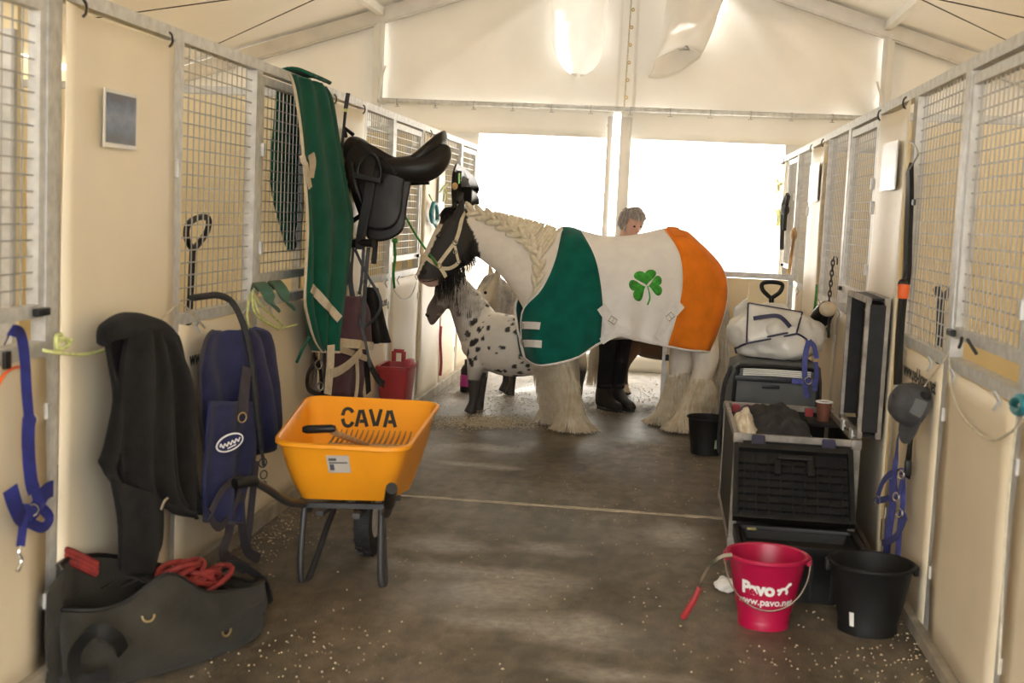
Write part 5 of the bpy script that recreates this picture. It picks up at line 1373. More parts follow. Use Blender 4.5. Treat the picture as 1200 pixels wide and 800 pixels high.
mb = MB(); mb.bar(at(352, 591, 5.08), at(452, 593, 5.08), .03, .02); mb.bar(V(-1.40, 5.44, za-.03), V(-1.08, 5.44, za-.03), .03, .02); mb.bar(V(-1.32, 5.0, za-.015), V(-1.28, 5.8, za-.03), .03, .02); mb.bar(V(-1.17, 5.0, za-.015), V(-1.20, 5.8, za-.03), .03, .02); mb.build('frame_bearer', M['steel'], wbar, smooth=False)
wc = V(-1.235, 5.56, .185)
RW = Matrix.Rotation(pi/2, 3, 'Y') 
mb = MB(); mb.lathe([(.105, -.03), (.15, -.042), (.178, -.034), (.187, 0), (.178, .034), (.15, .042), (.105, .03)], wc, 36, RW); wh = mb.build('wheel', M['rubber'], wbar)
mb = MB(); mb.lathe([(.015, -.045), (.03, -.04), (.09, -.022), (.108, -.03), (.108, .03), (.09, .022), (.03, .04), (.015, .045)], wc, 24, RW); mb.build('hub', M['galv'], wh)
mb = MB()
for k in range(22):
    a = 2*pi*k/22
    for sx_ in (-1, 1): mb.box(wc+V(sx_*.02, cos(a+.1*sx_)*.186, sin(a+.1*sx_)*.186), (.028, .014, .006), Matrix.Rotation(a-pi/2, 3, 'X'))
stuff(mb.build('tread_lug', M['rubber'], wh, smooth=False))
mb = MB(); mb.bar(V(-1.31, 5.8, za-.03), wc+V(-.06, 0, 0), .02, .03); mb.build('fork_arm', M['steel'], wbar, smooth=False)
mb = MB(); mb.bar(V(-1.19, 5.8, za-.03), wc+V(.06, 0, 0), .02, .03); mb.build('fork_arm', M['steel'], wbar, smooth=False)
mb = MB(); mb.tube([wc+V(-.07, 0, 0), wc+V(.07, 0, 0)], .01, 8); mb.build('axle', M['steel'], wbar)
# fork lying in the barrow
t = thing('stable_fork', 'stable fork with black grip lying in the orange wheelbarrow', 'fork', tuple(at(420, 515, 5.3)))
a, b = at(392, 507, 5.02), at(430, 522, 5.36)
mb = MB(); mb.tube(smooth_path([at(386, 502, 4.99), a, at(408, 513, 5.16), b], 4), .013, 10); mb.build('shaft', M['wood'], t)
mb = MB(); mb.tube([at(355, 503, 4.99), at(360, 503, 4.99), at(388, 502, 4.99), at(393, 502, 4.99)], [.012, .017, .017, .012], 10); mb.build('grip', M['black'], t)
hd = MB(); p0, p1 = at(385, 521, 5.36), at(474, 524, 5.36); hd.bar(p0, p1, .02, .018); hd.build('head_bar', M['wood'], t)
for k in range(15):
    p = p0.lerp(p1, k/14); mb = MB(); mb.tube([p, p+V(.0, .04, .008), p+V(.003, .085, .026), p+V(.004, .12, .048)], [.006, .006, .005, .003], 6); mb.build('tine', mat('brown tine', (.33, .16, .04), .5) if k == 0 else bpy.data.materials['brown tine'], t)
# ================================================================ canvas bag with tack, bottom left
bc_ = V(-1.60, 4.08, 0); ba = V(.50, .866, 0); bb = V(.866, -.50, 0)
bag = thing('tack_bag', 'slumped grey olive canvas bag full of tack at the lower left', 'bag', tuple(bc_))
def B(s, b, z): return bc_+ba*s+bb*b+V(0, 0, z)
G = []
for i in range(25):
    f = i/24; s = lerp(-.40, .40, f); e = sin(pi*f)**.35
    zb_ = .38+.03*sin(f*5)-.17*f; zf = .255-.05*f+.10*math.exp(-((f-.38)/.15)**2)
    hb_ = .145*e; row = []
    prof = [(-1.0, zb_), (-1.08, zb_*.75), (-1.12, .14), (-1.02, .04), (-.8, .008), (0, .006), (.85, .008), (1.12, .05), (1.22, .14), (1.12, zf*.78), (.92, zf)]
    pp = smooth_path([B(s, hb_*q[0], q[1]) for q in prof], 4)
    for k, p in enumerate(pp): row.append(p+bb*.02*noise.noise(p*7)*(1 if p.z > .05 else 0)+V(0, 0, .012*noise.noise(p*9) if p.z > .1 else 0))
    G.append(row)
mb = MB(); mb.sheet(G, .010); mb.build('canvas_body', M['olive'], bag, smooth='all'); bgb = mb.bvh()
for s_i in (0, 24):
    ring = G[s_i]; c = sum(ring, V(0, 0, 0))/len(ring); mb = MB(); n = len(ring)
    mb.sheet([[ring[j].lerp(ring[n-1-j], i/6)+ba*(.05*(1 if s_i else -1))*sin(pi*i/6) for j in range(n//2+1)] for i in range(7)], .008); mb.build('end_panel', M['olive'], bag, smooth='all')
mb = MB(); mb.tube([r[-1] for r in G], .008, 6); mb.tube([r[0] for r in G], .008, 6); stuff(mb.build('rim_piping', M['black'], bag))
for (u, v) in ((172, 720), (262, 737)):
    h, n_ = hit(u, v, bgb, .014)
    if h is None: continue
    mb = MB(); x = n_.cross(V(0, 0, 1)).normalized(); y = n_.cross(x)
    mb.tube([h+.02*(cos(a)*x+sin(a)*y) for a in [pi*k/10 for k in range(11)]]+[h-.02*x], .0035, 6); mb.build('d_ring', M['brass'], bag)
mb = MB(); P = smooth_path([B(-.30, .18, .14), B(-.36, .22, .21), B(-.42, .20, .24), B(-.46, .16, .17), B(-.44, .16, .08), B(-.36, .19, .09)], 5); mb.ribbon(P, bb, .045, .006); mb.build('carry_handle', M['blackm'], bag)
mb = MB(); P = smooth_path([B(.30, -.12, .20), B(.36, -.06, .24), B(.40, .05, .19), B(.36, .13, .14)], 5); mb.ribbon(P, ba, .03, .006); mb.build('side_strap', M['blackm'], bag)
# contents
t = thing('rope', 'bundle of red rope coiled inside the canvas bag', 'rope', tuple(B(0, 0, .2)))
for k in range(9):
    c = B(.05+.018*k+rnd(.02), rnd(.02)-.01, .285-.007*k); r = .06+rnd(.015)
    P = [c+ba*r*1.3*cos(a)+bb*r*.8*sin(a)+V(0, 0, .03*sin(a+k)) for a in [2*pi*i/16 for i in range(16)]]
    mb = MB(); mb.tube(P, .010, 7, closed=True); mb.build('coil', M['redrope'], t)
t = thing('halter', 'red padded halter strap poking out at the back of the canvas bag', 'halter', tuple(B(-.36, -.16, .36)))
for k in range(3):
    mb = MB(); mb.tube(smooth_path([B(-.20, -.10, .31+.015*k), B(-.30, -.12, .37+.016*k), B(-.36, -.13, .38+.016*k), B(-.40, -.13, .36+.014*k)], 5), .014, 8); mb.build('strap', M['redrope'], t)
t = thing('bridle', 'dark leather bridle straps inside the canvas bag', 'bridle', tuple(B(.1, 0, .2)))
for k in range(8):
    a0 = rnd(3); P = smooth_path([B(-.16+.06*k, -.10+rnd(.02), .25-.01*k), B(-.12+.06*k+rnd(.04), -.02, .30-.017*k), B(-.08+.06*k+rnd(.05), .07, .245-.012*k), B(.0+.05*k, .10, .20-.008*k)], 5)
    mb = MB(); mb.ribbon(P, V(0, 0, 1), .018, .004); mb.build('strap', M['leather'], t)
mb = MB(); G = [[B(lerp(-.33, .34, i/12), lerp(-.11, .12, j/6), .19-.09*(i/12)+.03*noise.noise(V(i*.6, j*.6, 3))) for j in range(7)] for i in range(13)]; mb.sheet(G, .01)
tag(mb.build('saddle_cloth', M['fleece'], smooth='all'), 'black cloth stuffed in the bottom of the canvas bag', 'cloth')
# ================================================================ right-hand side
# open tan half door across the aisle behind the cob
t = thing('half_door', 'open tan half height stall door behind the cob\'s hind legs', 'door', (.55, 10.6, 0))
dy = 10.60
for k in range(3):
    x0, x1 = lerp(.0735, 1.0015, k/3)+.0006, lerp(.0735, 1.0015, (k+1)/3)-.0006
    mb = MB(); mb.bx(x0, x1, dy-.01, dy+.01, .06, 1.10); mb.build('board', M['inner'], t, smooth=False, bevel=.0015)
for nm, b in (('stile', (.03, .072, dy-.02, dy+.02, .01, 1.15)), ('stile', (1.003, 1.04, dy-.02, dy+.02, .01, 1.15)), ('top_rail', (.0725, 1.0025, dy-.02, dy+.02, 1.105, 1.15)), ('bottom_rail', (.0725, 1.0025, dy-.02, dy+.02, .012, .055))):
    mb = MB(); mb.bx(*b); mb.build(nm, M['galv'], t, smooth=False, bevel=.003)
mb = MB(); mb.bx(.055, .085, dy-.05, dy-.021, .40, .45); mb.build('latch', M['black'], t, bevel=.004)
# ---------------------------------------------------------------- buckets
def bucket(c, rt, rb, h, m_, lab, handle='up', lip=.012, seg=40, tilt=0):
    t = thing('bucket', lab, 'bucket', tuple(c)); c = Vector(c)
    mb = MB(); mb.lathe([(.001, .008), (rb*.93, .008), (rb*.95, 0), (rb, .0), (rb*1.015, .03), (rb*1.0, .034), (lerp(rb, rt, .5), h*.5), (rt*.985, h*.93), (rt*1.0, h*.94), (rt+lip, h*.955), (rt+lip, h*.99), (rt+lip*.5, h), (rt-.004, h*.985), (lerp(rb, rt, .5)-.006, h*.5), (rb-.006, .02), (.001, .018)], c, seg)
    o = mb.build('body', m_, t)
    return t, o
pk = onz(892, 729); pk.y = 4.99
pb, po = bucket(V(.462, 4.99, 0), .150, .098, .285, M['pink'], 'magenta plastic bucket printed Pavo, in front of the tool box')
c = V(.462, 4.99, 0)
P = [c+V(.163*cos(a), -.163*sin(a)*.75-.01, .262-.17*sin(a)) for a in [pi*k/24 for k in range(25)]]
mb = MB(); mb.tube(P, .0032, 6); mb.build('wire_handle', M['chrome'], pb)
for s_ in (-1, 1): mb = MB(); mb.box(c+V(.158*s_, 0, .262), (.02, .04, .035)); mb.build('handle_lug', M['pink'], pb, bevel=.006)
def wrap_text(s, size, c, rfun, z0, a0, nm, m_, parent, bold=0, sx=1.0):
    """text bent round a bucket; a0 is the angle of its centre"""
    cu = bpy.data.curves.new('t', 'FONT'); cu.body = s; cu.size = size; cu.extrude = .0005; cu.align_x = 'CENTER'; cu.offset = bold
    ob = bpy.data.objects.new('t', cu); C.objects.link(ob); dg = bpy.context.evaluated_depsgraph_get(); me = bpy.data.meshes.new_from_object(ob.evaluated_get(dg))
    mb = MB(); vs = []
    for v in me.vertices:
        z = z0+v.co.y; r = rfun(z)+.0015+v.co.z; a = a0+v.co.x*sx/r; vs.append(c+V(r*cos(a), r*sin(a), z))
    mb.add(vs, [list(p.vertices) for p in me.polygons]); bpy.data.objects.remove(ob); return mb.build(nm, m_, parent, smooth=False, recalc=False)
rf = lambda z: lerp(.098, .150, z/.285)+.002
ac = math.atan2(-4.99, -.462)
l1 = wrap_text('Pavo', .068, c, rf, .150, ac-.22, 'lettering', M['white'], po, .0034); l1['label'] = 'white lettering Pavo'
l2 = wrap_text('www.pavo.net', .040, c, rf, .108, ac+.04, 'web_address', M['white'], po, .0008); l2['label'] = 'white lettering www.pavo.net'
# small running horse mark beside the name, drawn as bent strokes
mb = MB()
for stx in ([(0, .012), (.010, .020), (.024, .020), (.034, .030), (.042, .040)], [(.042, .040), (.050, .034)], [(.010, .018), (.004, .004), (-.002, -.004)], [(.026, .018), (.034, .008), (.030, -.002)], [(.0, .012), (-.008, .018)]):
    P = []
    for q in smooth_path([(a, b, 0) for a, b in stx], 3):
        z = .158+q.y; r = rf(z)+.002; a = ac+.56+(q.x-.02)/r; P.append(c+V(r*cos(a), r*sin(a), z))
    mb.ribbon(P, V(cos(ac+.5), sin(ac+.5), 0), .010, .0012)
mk = mb.build('horse_mark', M['white'], po, smooth=False); mk['label'] = 'small white running horse mark'; stuff(mk)
# sweat scraper hooked on its rim
t = thing('sweat_scraper', 'curved metal sweat scraper with red handle hooked on the magenta bucket', 'scraper', tuple(onz(800, 724)))
P = smooth_path([at(858, 650, 4.90), at(846, 652, 4.90), at(833, 662, 4.90), at(823, 678, 4.90), at(819, 690, 4.90)], 5)
mb = MB(); mb.ribbon(P, V(-.6, -.3, .7), .024, .003); mb.build('blade', M['chrome'], t)
mb = MB(); mb.tube(smooth_path([at(820, 688, 4.90), at(812, 705, 4.90), at(800, 724, 4.91)], 4), [.011]*4+[.013]*4+[.011], 8); mb.build('handle', M['red'], t)
bk, bo = bucket(V(.862, 5.02, 0), .158, .112, .275, M['blackm'], 'black plastic bucket with a label, beside the magenta bucket', lip=.010)
c = V(.862, 5.02, 0)
mb = MB(); mb.tube([c+V(.172*cos(a), .172*sin(a)*.96, .268-.02*sin(a)) for a in [pi*k/20 for k in range(21)]], .0035, 6); mb.build('wire_handle', M['steel'], bk)
for s_ in (-1, 1): mb = MB(); mb.box(c+V(.166*s_, 0, .25), (.02, .05, .04)); mb.build('handle_lug', M['blackm'], bk, bevel=.006)
mb = MB(); G = []
for i in range(3):
    z = .04+.055*i/2; r = lerp(.112, .158, z/.275)+.004; G.append([c+V(r*cos(a), r*sin(a), z) for a in (ac-.62, ac-.55, ac-.48)])
mb.sheet(G, .0012); mb.build('paper_label', M['paper'], bo)
c = V(.352, 8.66, 0)
bk, bo = bucket(c, .132, .105, .25, M['blackm'], 'small black bucket by the cob\'s hind hooves', lip=.008)
mb = MB(); mb.tube([c+V(.14*cos(a), .14*sin(a), .245-.01*sin(a)) for a in [pi*k/20 for k in range(21)]], .003, 6); mb.build('wire_handle', M['steel'], bk)
mb = MB(); G = [[c+V((.11+.03*z/.25+.002)*cos(a), (.11+.03*z/.25+.002)*sin(a), z) for a in (-1.15, -1.05, -.95)] for z in (.05, .08, .11)]; mb.sheet(G, .001); mb.build('paper_label', mat('green white label', (.5, .58, .45), .6), bo)
# crumpled tissue
mb = MB(); ce = V(.335, 5.40, .028); mb.ell(ce, .05, .04, .03, None, 14, 10); mb.v = [v+(v-ce).normalized()*.016*noise.noise(v*45) for v in mb.v]; mb.v = [V(v.x, v.y, max(v.z, .001)) for v in mb.v]
tag(mb.build('tissue', M['paper'], smooth=False), 'crumpled white tissue on the floor behind the magenta bucket', 'tissue')
# ---------------------------------------------------------------- flight case trunk with its lid open
TX0, TX1, TY0, TY1, TZ = .372, .945, 6.02, 7.08, .575
t = trunk = thing('flight_case', 'black and aluminium flight case trunk standing open by the right stalls', 'trunk', ((TX0+TX1)/2, (TY0+TY1)/2, 0))
def pt(par, nm, m_, *b, bevel=.002): mb = MB(); mb.bx(*b); return mb.build(nm, m_, par, smooth=False, bevel=bevel)
pt(trunk, 'front_panel', M['case'], TX0+.004, TX1-.004, TY0+.004, TY0+.014, .045, TZ-.02); pt(trunk, 'back_panel', M['case'], TX0+.004, TX1-.004, TY1-.014, TY1-.004, .045, TZ-.02)
pt(trunk, 'side_panel', M['case'], TX0+.004, TX0+.014, TY0+.015, TY1-.015, .045, TZ-.02); pt(trunk, 'side_panel', M['case'], TX1-.014, TX1-.004, TY0+.015, TY1-.015, .045, TZ-.02)
pt(trunk, 'bottom_panel', M['case'], TX0+.015, TX1-.015, TY0+.015, TY1-.015, .045, .06)
E_ = .032
M['casealu'] = mat('scuffed case aluminium', (.30, .27, .235), .55, .35, var=.35, scale=14, detail=6)
for (x, y) in ((TX0, TY0), (TX1-E_, TY0), (TX0, TY1-E_), (TX1-E_, TY1-E_)): pt(trunk, 'corner_angle', M['casealu'], x-.001, x+E_+.001, y-.001, y+E_+.001, .04, TZ)
for (a, b) in (((TX0+E_+.002, TX1-E_-.002, TY0-.001, TY0+.02), 0), ((TX0+E_+.002, TX1-E_-.002, TY1-.02, TY1+.001), 0), ((TX0-.001, TX0+.02, TY0+E_+.002, TY1-E_-.002), 0), ((TX1-.02, TX1+.001, TY0+E_+.002, TY1-E_-.002), 0)):
    pt(trunk, 'top_extrusion', M['casealu'], *a, TZ-.03, TZ+.001); pt(trunk, 'bottom_angle', M['casealu'], *a, .04, .07)
for (x, y) in ((TX0, TY0), (TX1, TY0), (TX0, TY1), (TX1, TY1)):
    for z in (.06, TZ-.02):
        mb = MB(); sx_ = 1 if x == TX0 else -1; sy_ = 1 if y == TY0 else -1; cc = V(x+sx_*.018, y+sy_*.018, z); mb.box(cc, (.05, .05, .05)); cb = mb.build('corner_cap', M['casealu'], trunk, bevel=.012)
for (x, y) in ((TX0+.07, TY0+.08), (TX1-.07, TY0+.08), (TX0+.07, TY1-.08), (TX1-.07, TY1-.08)):
    mb = MB(); mb.lathe([(.001, -.015), (.02, -.015), (.02, .015), (.001, .015)], V(x, y, .0205), 14, Matrix.Rotation(pi/2, 3, 'Y')); mb.build('caster', M['rubber'], trunk)
# dividers and red catches inside the top
pt(trunk, 'tray_divider', M['casealu'], TX1-.20, TX1-.185, TY0+.03, TY1-.03, .40, TZ-.04)
for (x, y) in ((.43, 7.04), (.52, 7.04), (.82, 7.04)): pt(trunk, 'catch', M['red'], x-.02, x+.02, y-.03, y+.01, TZ-.045, TZ-.004)
# lid, hinged on the wall side and standing upright
LX0, LX1, LZ0, LZ1 = .925, 1.032, TZ+.012, 1.235
LY1 = 6.64
lid = pt(trunk, 'lid', M['case'], LX1-.012, LX1-.002, TY0+.004, LY1-.004, LZ0+.004, LZ1-.004)
pt(lid, 'lid_end_panel', M['case'], LX0+.002, LX1-.014, TY0+.003, TY0+.013, LZ0+.03, LZ1-.03); pt(lid, 'lid_end_panel', M['case'], LX0+.002, LX1-.014, LY1-.013, LY1-.003, LZ0+.03, LZ1-.03)
pt(lid, 'lid_top_panel', M['case'], LX0+.002, LX1-.014, TY0+.02, LY1-.02, LZ1-.013, LZ1-.003); pt(lid, 'lid_bottom_panel', M['case'], LX0+.002, LX1-.014, TY0+.02, LY1-.02, LZ0+.003, LZ0+.013)
pt(lid, 'lid_lining', M['casefoam'], LX1-.03, LX1-.014, TY0+.02, LY1-.02, LZ0+.02, LZ1-.02)
for (x0, x1) in ((LX0, LX0+.018), (LX1-.018, LX1)):
    for (y0, y1) in ((TY0-.002, TY0+.026), (LY1-.026, LY1+.002)): pt(lid, 'lid_angle', M['casealu'], x0, x1, y0, y1, LZ0, LZ1)
    for (z0, z1) in ((LZ0, LZ0+.026), (LZ1-.026, LZ1+.002)): pt(lid, 'lid_angle', M['casealu'], x0, x1, TY0+.027, LY1-.027, z0, z1)
for y in (TY0, LY1):
    for z in (LZ0, LZ1):
        for x in (LX0+.012, LX1-.012): mb = MB(); mb.box(V(x, y+(.016 if y == TY0 else -.016), z+(.016 if z == LZ0 else -.016)), (.026, .036, .036)); mb.build('lid_corner_cap', M['casealu'], lid, bevel=.01)
for k in range(7): pt(lid, 'rivet', M['chrome'], LX0-.003, LX0+.001, TY0+.009, TY0+.015, LZ0+.08+.085*k, LZ0+.086+.085*k, bevel=0)
for y in (TY0+.12, LY1-.2): pt(trunk, 'hinge', M['galv'], LX0-.008, LX0+.022, y, y+.08, TZ-.02, TZ+.03)
# ---------------------------------------------------------------- things lying in the trunk
def heap(x0, x1, y0, y1, z0, amp, seed, nm, m_, lab, cat, th=.012, nx=22, ny=26, droop=None):
    G = []
    for i in range(nx+1):
        f = i/nx; row = []
        for j in range(ny+1):
            g = j/ny; e = (sin(pi*f)*sin(pi*g))**.45
            z = z0-.09*(1-e)+amp*(noise.noise(V(f*3.1+seed, g*4.3, seed))+.5*noise.noise(V(f*8+seed, g*9, 2)))*e
            row.append(V(lerp(x0, x1, f)+.012*noise.noise(V(g*5, f*3, seed)), lerp(y0, y1, g)+.012*noise.noise(V(f*5, g*3, seed+4)), z))
        G.append(row)
    mb = MB(); mb.sheet(G, th); return tag(mb.build(nm, m_, smooth='all'), lab, cat)
heap(.47, .735, TY0+.035, TY1-.2, .635, .07, 1.7, 'fleece_blanket', M['greyfl'], 'dark grey fleece blanket bundled in the open trunk', 'blanket')
heap(.395, .49, TY0+.035, TY1-.35, .61, .05, 5.1, 'bandage_cloth', M['tailhair'], 'cream cloth stuffed in the left of the open trunk', 'cloth')
heap(.40, .69, TY1-.30, TY1-.06, .575, .04, 8.3, 'saddle_pad', M['plum'], 'brownish pad at the back of the open trunk', 'pad')
mb = MB(); G = []
heap(.79, .925, TY0+.06, TY0+.5, .50, .03, 3.3, 'plastic_sheet', M['clear'], 'crumpled clear plastic lying under the paper cup', 'plastic')
cc = V(.865, TY1-.30, .545)
t = thing('paper_cup', 'brown paper coffee cup standing in the open trunk beside its lid', 'cup', tuple(cc))
mb = MB(); mb.lathe([(.001, 0), (.030, 0), (.041, .10), (.037, .098), (.028, .006), (.001, .006)], cc, 24); mb.build('cup', M['cup'], t)
mb = MB(); mb.tube([cc+V(.041*cos(a), .041*sin(a), .101) for a in [2*pi*k/20 for k in range(20)]], .004, 6, closed=True); mb.build('rolled_rim', M['paper'], t)
mb = MB(); mb.bx(.785, .93, TY1-.42, TY1-.17, .53, .545); tag(mb.build('tray', M['casefoam'], smooth=False, bevel=.003), 'small black tray under the paper cup in the trunk', 'tray')
# ---------------------------------------------------------------- plastic tool box with its ribbed lid open
BX0, BX1, BY0, BY1, BZ = .365, .895, 5.30, 5.66, .235
t = tool = thing('tool_box', 'open black plastic tool box with ribbed lid, leaning against the trunk', 'tool box', ((BX0+BX1)/2, (BY0+BY1)/2, 0))
cx, cy = (BX0+BX1)/2, (BY0+BY1)/2; hx, hy = (BX1-BX0)/2, (BY1-BY0)/2
mb = MB(); mb.loft([rrect(cx, cy, hx*.92, hy*.9, 0, 5, .15), rrect(cx, cy, hx*.93, hy*.92, .06, 5, .15), rrect(cx, cy, hx*.97, hy*.97, BZ-.05, 5, .15), rrect(cx, cy, hx, hy, BZ-.04, 5, .15), rrect(cx, cy, hx, hy, BZ, 5, .15), rrect(cx, cy, hx-.02, hy-.02, BZ, 5, .15), rrect(cx, cy, hx-.04, hy-.04, .08, 5, .15)]); mb.build('body', M['black'], tool)
for k in range(6):
    x = BX0+.05+k*(BX1-BX0-.1)/5; pt(tool, 'body_rib', M['black'], x-.006, x+.006, BY0-.0, BY0+.03, .02, BZ-.05)
mb = MB(); mb.loft([rrect(cx, cy+.02, hx-.045, hy-.06, BZ-.06, 5, .1), rrect(cx, cy+.02, hx-.03, hy-.05, BZ-.012, 5, .1), rrect(cx, cy+.02, hx-.04, hy-.06, BZ-.012, 5, .1), rrect(cx, cy+.02, hx-.055, hy-.07, BZ-.05, 5, .1)]); mb.build('tray', M['blackm'], tool)
pt(tool, 'sticker', mat('yellow sticker', (.55, .5, .25), .6), BX0+.06, BX0+.10, BY1-.06, BY1-.02, BZ-.0115, BZ-.009)
# lid plane leaning back
l0 = V(cx, BY1+.035, BZ+.01); l1_ = V(cx, 5.955, .575); up = (l1_-l0).normalized(); nrm = V(1, 0, 0).cross(up); nrm = nrm if nrm.y < 0 else -nrm
def Lp(x, s, d=0): return l0+V(x, 0, 0)+up*s+nrm*d
LH = (l1_-l0).length
def lidbox(nm, x0, x1, s0, s1, d0, d1, m_, par=None, bevel=.002):
    mb = MB(); vs = [Lp(x, s, d) for x in (x0, x1) for s in (s0, s1) for d in (d0, d1)]
    mb.add(vs, [(0, 1, 3, 2), (4, 6, 7, 5), (0, 4, 5, 1), (2, 3, 7, 6), (0, 2, 6, 4), (1, 5, 7, 3)]); return mb.build(nm, m_, par or tool, smooth=False, bevel=bevel)
lid2 = lidbox('lid', -hx+.01, hx-.01, 0, LH-.05, -.02, -.008, M['black'])
lidbox('lid_rim', -hx, -hx+.022, 0, LH-.05, -.02, .03, M['black'], lid2); lidbox('lid_rim', hx-.022, hx, 0, LH-.05, -.02, .03, M['black'], lid2)
lidbox('lid_rim', -hx+.023, hx-.023, LH-.075, LH-.05, -.02, .03, M['black'], lid2); lidbox('lid_rim', -hx+.023, hx-.023, 0, .02, -.02, .03, M['black'], lid2)
for k in range(7): lidbox('lid_rib', -hx+.024, hx-.024, .05+.038*k, .057+.038*k, -.007, .016, M['black'], lid2, 0)
for k in range(9):
    x = -hx+.05+k*(2*hx-.1)/8; lidbox('lid_cross_rib', x-.003, x+.003, .021, LH-.08, -.0075, .010, M['black'], lid2, 0)
lidbox('handle', -.075, .085, LH-.125, LH-.10, .017, .04, M['black'], lid2, .005); lidbox('handle_arm', -.085, -.055, LH-.20, LH-.126, .017, .036, M['black'], lid2, .004); lidbox('handle_arm', .062, .092, LH-.20, LH-.126, .017, .036, M['black'], lid2, .004)
M['dimblue'] = mat('dark blue plastic', (.03, .03, .07), .4, var=.2)
for x in (-.155, .16): lidbox('latch', x-.03, x+.03, LH-.055, LH+.0, .0, .026, M['dimblue'], lid2, .008)
# printed panel on the trunk front above the box
pt(trunk, 'printed_strip', M['dimblue'], .47, .78, TY0-.0005, TY0+.005, TZ-.125, TZ-.05, bevel=0)
# ---------------------------------------------------------------- grey bag, vinyl rug bag and shovel behind the trunk
t = thing('storage_bag', 'tall grey nylon bag with black piping behind the open trunk', 'bag', (.67, 7.65, 0))
cx, cy = .675, 7.66
def bulge_ring(z, hx, hy): return rrect(cx, cy, hx, hy, z, 5, .25)
mb = MB(); mb.loft([bulge_ring(0, .24, .18), bulge_ring(.1, .262, .2), bulge_ring(.4, .27, .205), bulge_ring(.66, .262, .2), bulge_ring(.74, .25, .19), bulge_ring(.765, .2, .15)]); mb.build('body', M['greybag'], t, smooth='all')
fy = cy-.21
P = [V(cx+a*.235, fy, z) for a, z in ((-1, .12), (-1, .60), (-.93, .70), (-.8, .735), (.8, .735), (.93, .70), (1, .60), (1, .12))]
mb = MB(); mb.tube(smooth_path(P, 4), .012, 8); mb.build('piping', M['black'], t)
mb = MB(); mb.bar(V(cx-.235, fy-.003, .665), V(cx+.235, fy-.003, .665), .02, .03); mb.build('zip_band', M['black'], t, bevel=.003)
for k in range(4): mb = MB(); mb.tube(smooth_path([V(cx-.19, fy-.004, .685+.011*k), V(cx, fy-.016, .692+.010*k), V(cx+.19, fy-.004, .685+.011*k)], 4), .0045, 6); mb.build('white_pleat', M['paper'], t)
mb = MB(); mb.box(V(cx-.03, fy-.012, .625), (.10, .006, .022)); mb.build('label_tab', M['black'], t, bevel=.002)
P = smooth_path([V(cx-.25, fy+.06, .72), V(cx-.29, fy+.02, .62), V(cx-.30, fy, .45), V(cx-.30, fy, .25), V(cx-.265, fy, .2)], 5)
mb = MB(); mb.tube(P, .012, 8); mb.build('carry_rope', M['ropeblack'], t)
t = thing('rug_bag', 'cloudy white vinyl rug bag with navy piping on top of the grey bag', 'bag', (.67, 7.68, .77))
mb = MB(); cV = V(.665, 7.70, .90); mb.ell(cV, .275, .19, .16, None, 64, 40); mb.v = [v+(v-cV).normalized()*(.05*noise.noise(v*5.5)+.05*abs(noise.noise(v*9+V(3, 1, 2)))-.01+.012*noise.noise(v*24)) for v in mb.v]; mb.v = [V(v.x, v.y, max(.772, v.z)) for v in mb.v]; mb.build('stuffed_body', M['clear'], t, smooth='all'); vb = mb.bvh()
q = [at(877, 355, 7.60), at(940, 366, 7.60), at(933, 391, 7.50), at(875, 402, 7.50)]
G = [[q[0].lerp(q[1], j/10).lerp(q[3].lerp(q[2], j/10), i/8)+V(0, -.03*sin(pi*i/8)*sin(pi*j/10), 0) for j in range(11)] for i in range(9)]
mb = MB(); mb.sheet(G, .006); fp = mb.build('flap', M['clear'], t, smooth='all')
P = [r[0] for r in G]+G[-1]+[r[-1] for r in G[::-1]]+G[0][::-1]; mb = MB(); mb.tube(P, .006, 6); mb.build('piping', M['vinylnavy'], fp)
P = smooth_path([at(883, 373, 7.49), at(896, 371, 7.47), at(910, 370, 7.47), at(918, 374, 7.47), at(926, 383, 7.48)], 5); mb = MB(); mb.ribbon(P, V(0, -1, .2), .024, .006); mb.build('handle', M['vinylnavy'], fp)
for pts in (((862, 408), (880, 400), (905, 393), (930, 390), (945, 398)), ((862, 408), (866, 420), (872, 428))):
    P = []
    for s in smooth_path([(u, v, 0) for u, v in pts], 4):
        h, n_ = hit(s.x, s.y, vb, .004)
        if h is not None: P.append(h)
    if len(P) > 2: mb = MB(); mb.tube(P, .006, 6); mb.build('piping', M['vinylnavy'], t)
G = [[at(860+16*j/6, 385-2*j-(24*(1-i/5)), 7.72+.02*i) for j in range(7)] for i in range(6)]; mb = MB(); mb.sheet(G, .006); mb.build('side_pocket', M['clear'], t, smooth='all')
t = thing('shovel', 'black D handled shovel standing behind the white vinyl bag', 'shovel', tuple(at(903, 470, 8.1)))
a = at(904, 350, 8.05); mb = MB(); mb.tube([at(904, 346, 8.05), at(904, 360, 8.05), V(a.x, 8.05, .25)], .016, 10); mb.build('shaft', M['black'], t)
P = [at(u, v, 8.05) for u, v in ((902, 348), (894, 340), (893, 333), (899, 330.5), (911, 331), (917, 334), (914, 342), (906, 348))]; mb = MB(); mb.tube(smooth_path(P, 4), .013, 8); mb.build('d_handle', M['black'], t)
mb = MB(); mb.sheet([[V(a.x-.12+.24*j/6, 8.05+.05*abs(j/3-1), .27-.27*i/4) for j in range(7)] for i in range(5)], .004); mb.build('blade', M['steel'], t)
X = .95
def rstrap(px, Y, wid, nm, m_, par, nrm=V(-.3, -1, .1)): mb = MB(); mb.ribbon(smooth_path([at(p[0], p[1], p[2] if len(p) > 2 else Y) for p in px], 5), nrm, wid, .005); return mb.build(nm, m_, par)
t = thing('halter', 'violet blue halter hanging over the corner of the grey bag', 'halter', tuple(at(945, 466, 7.4)))
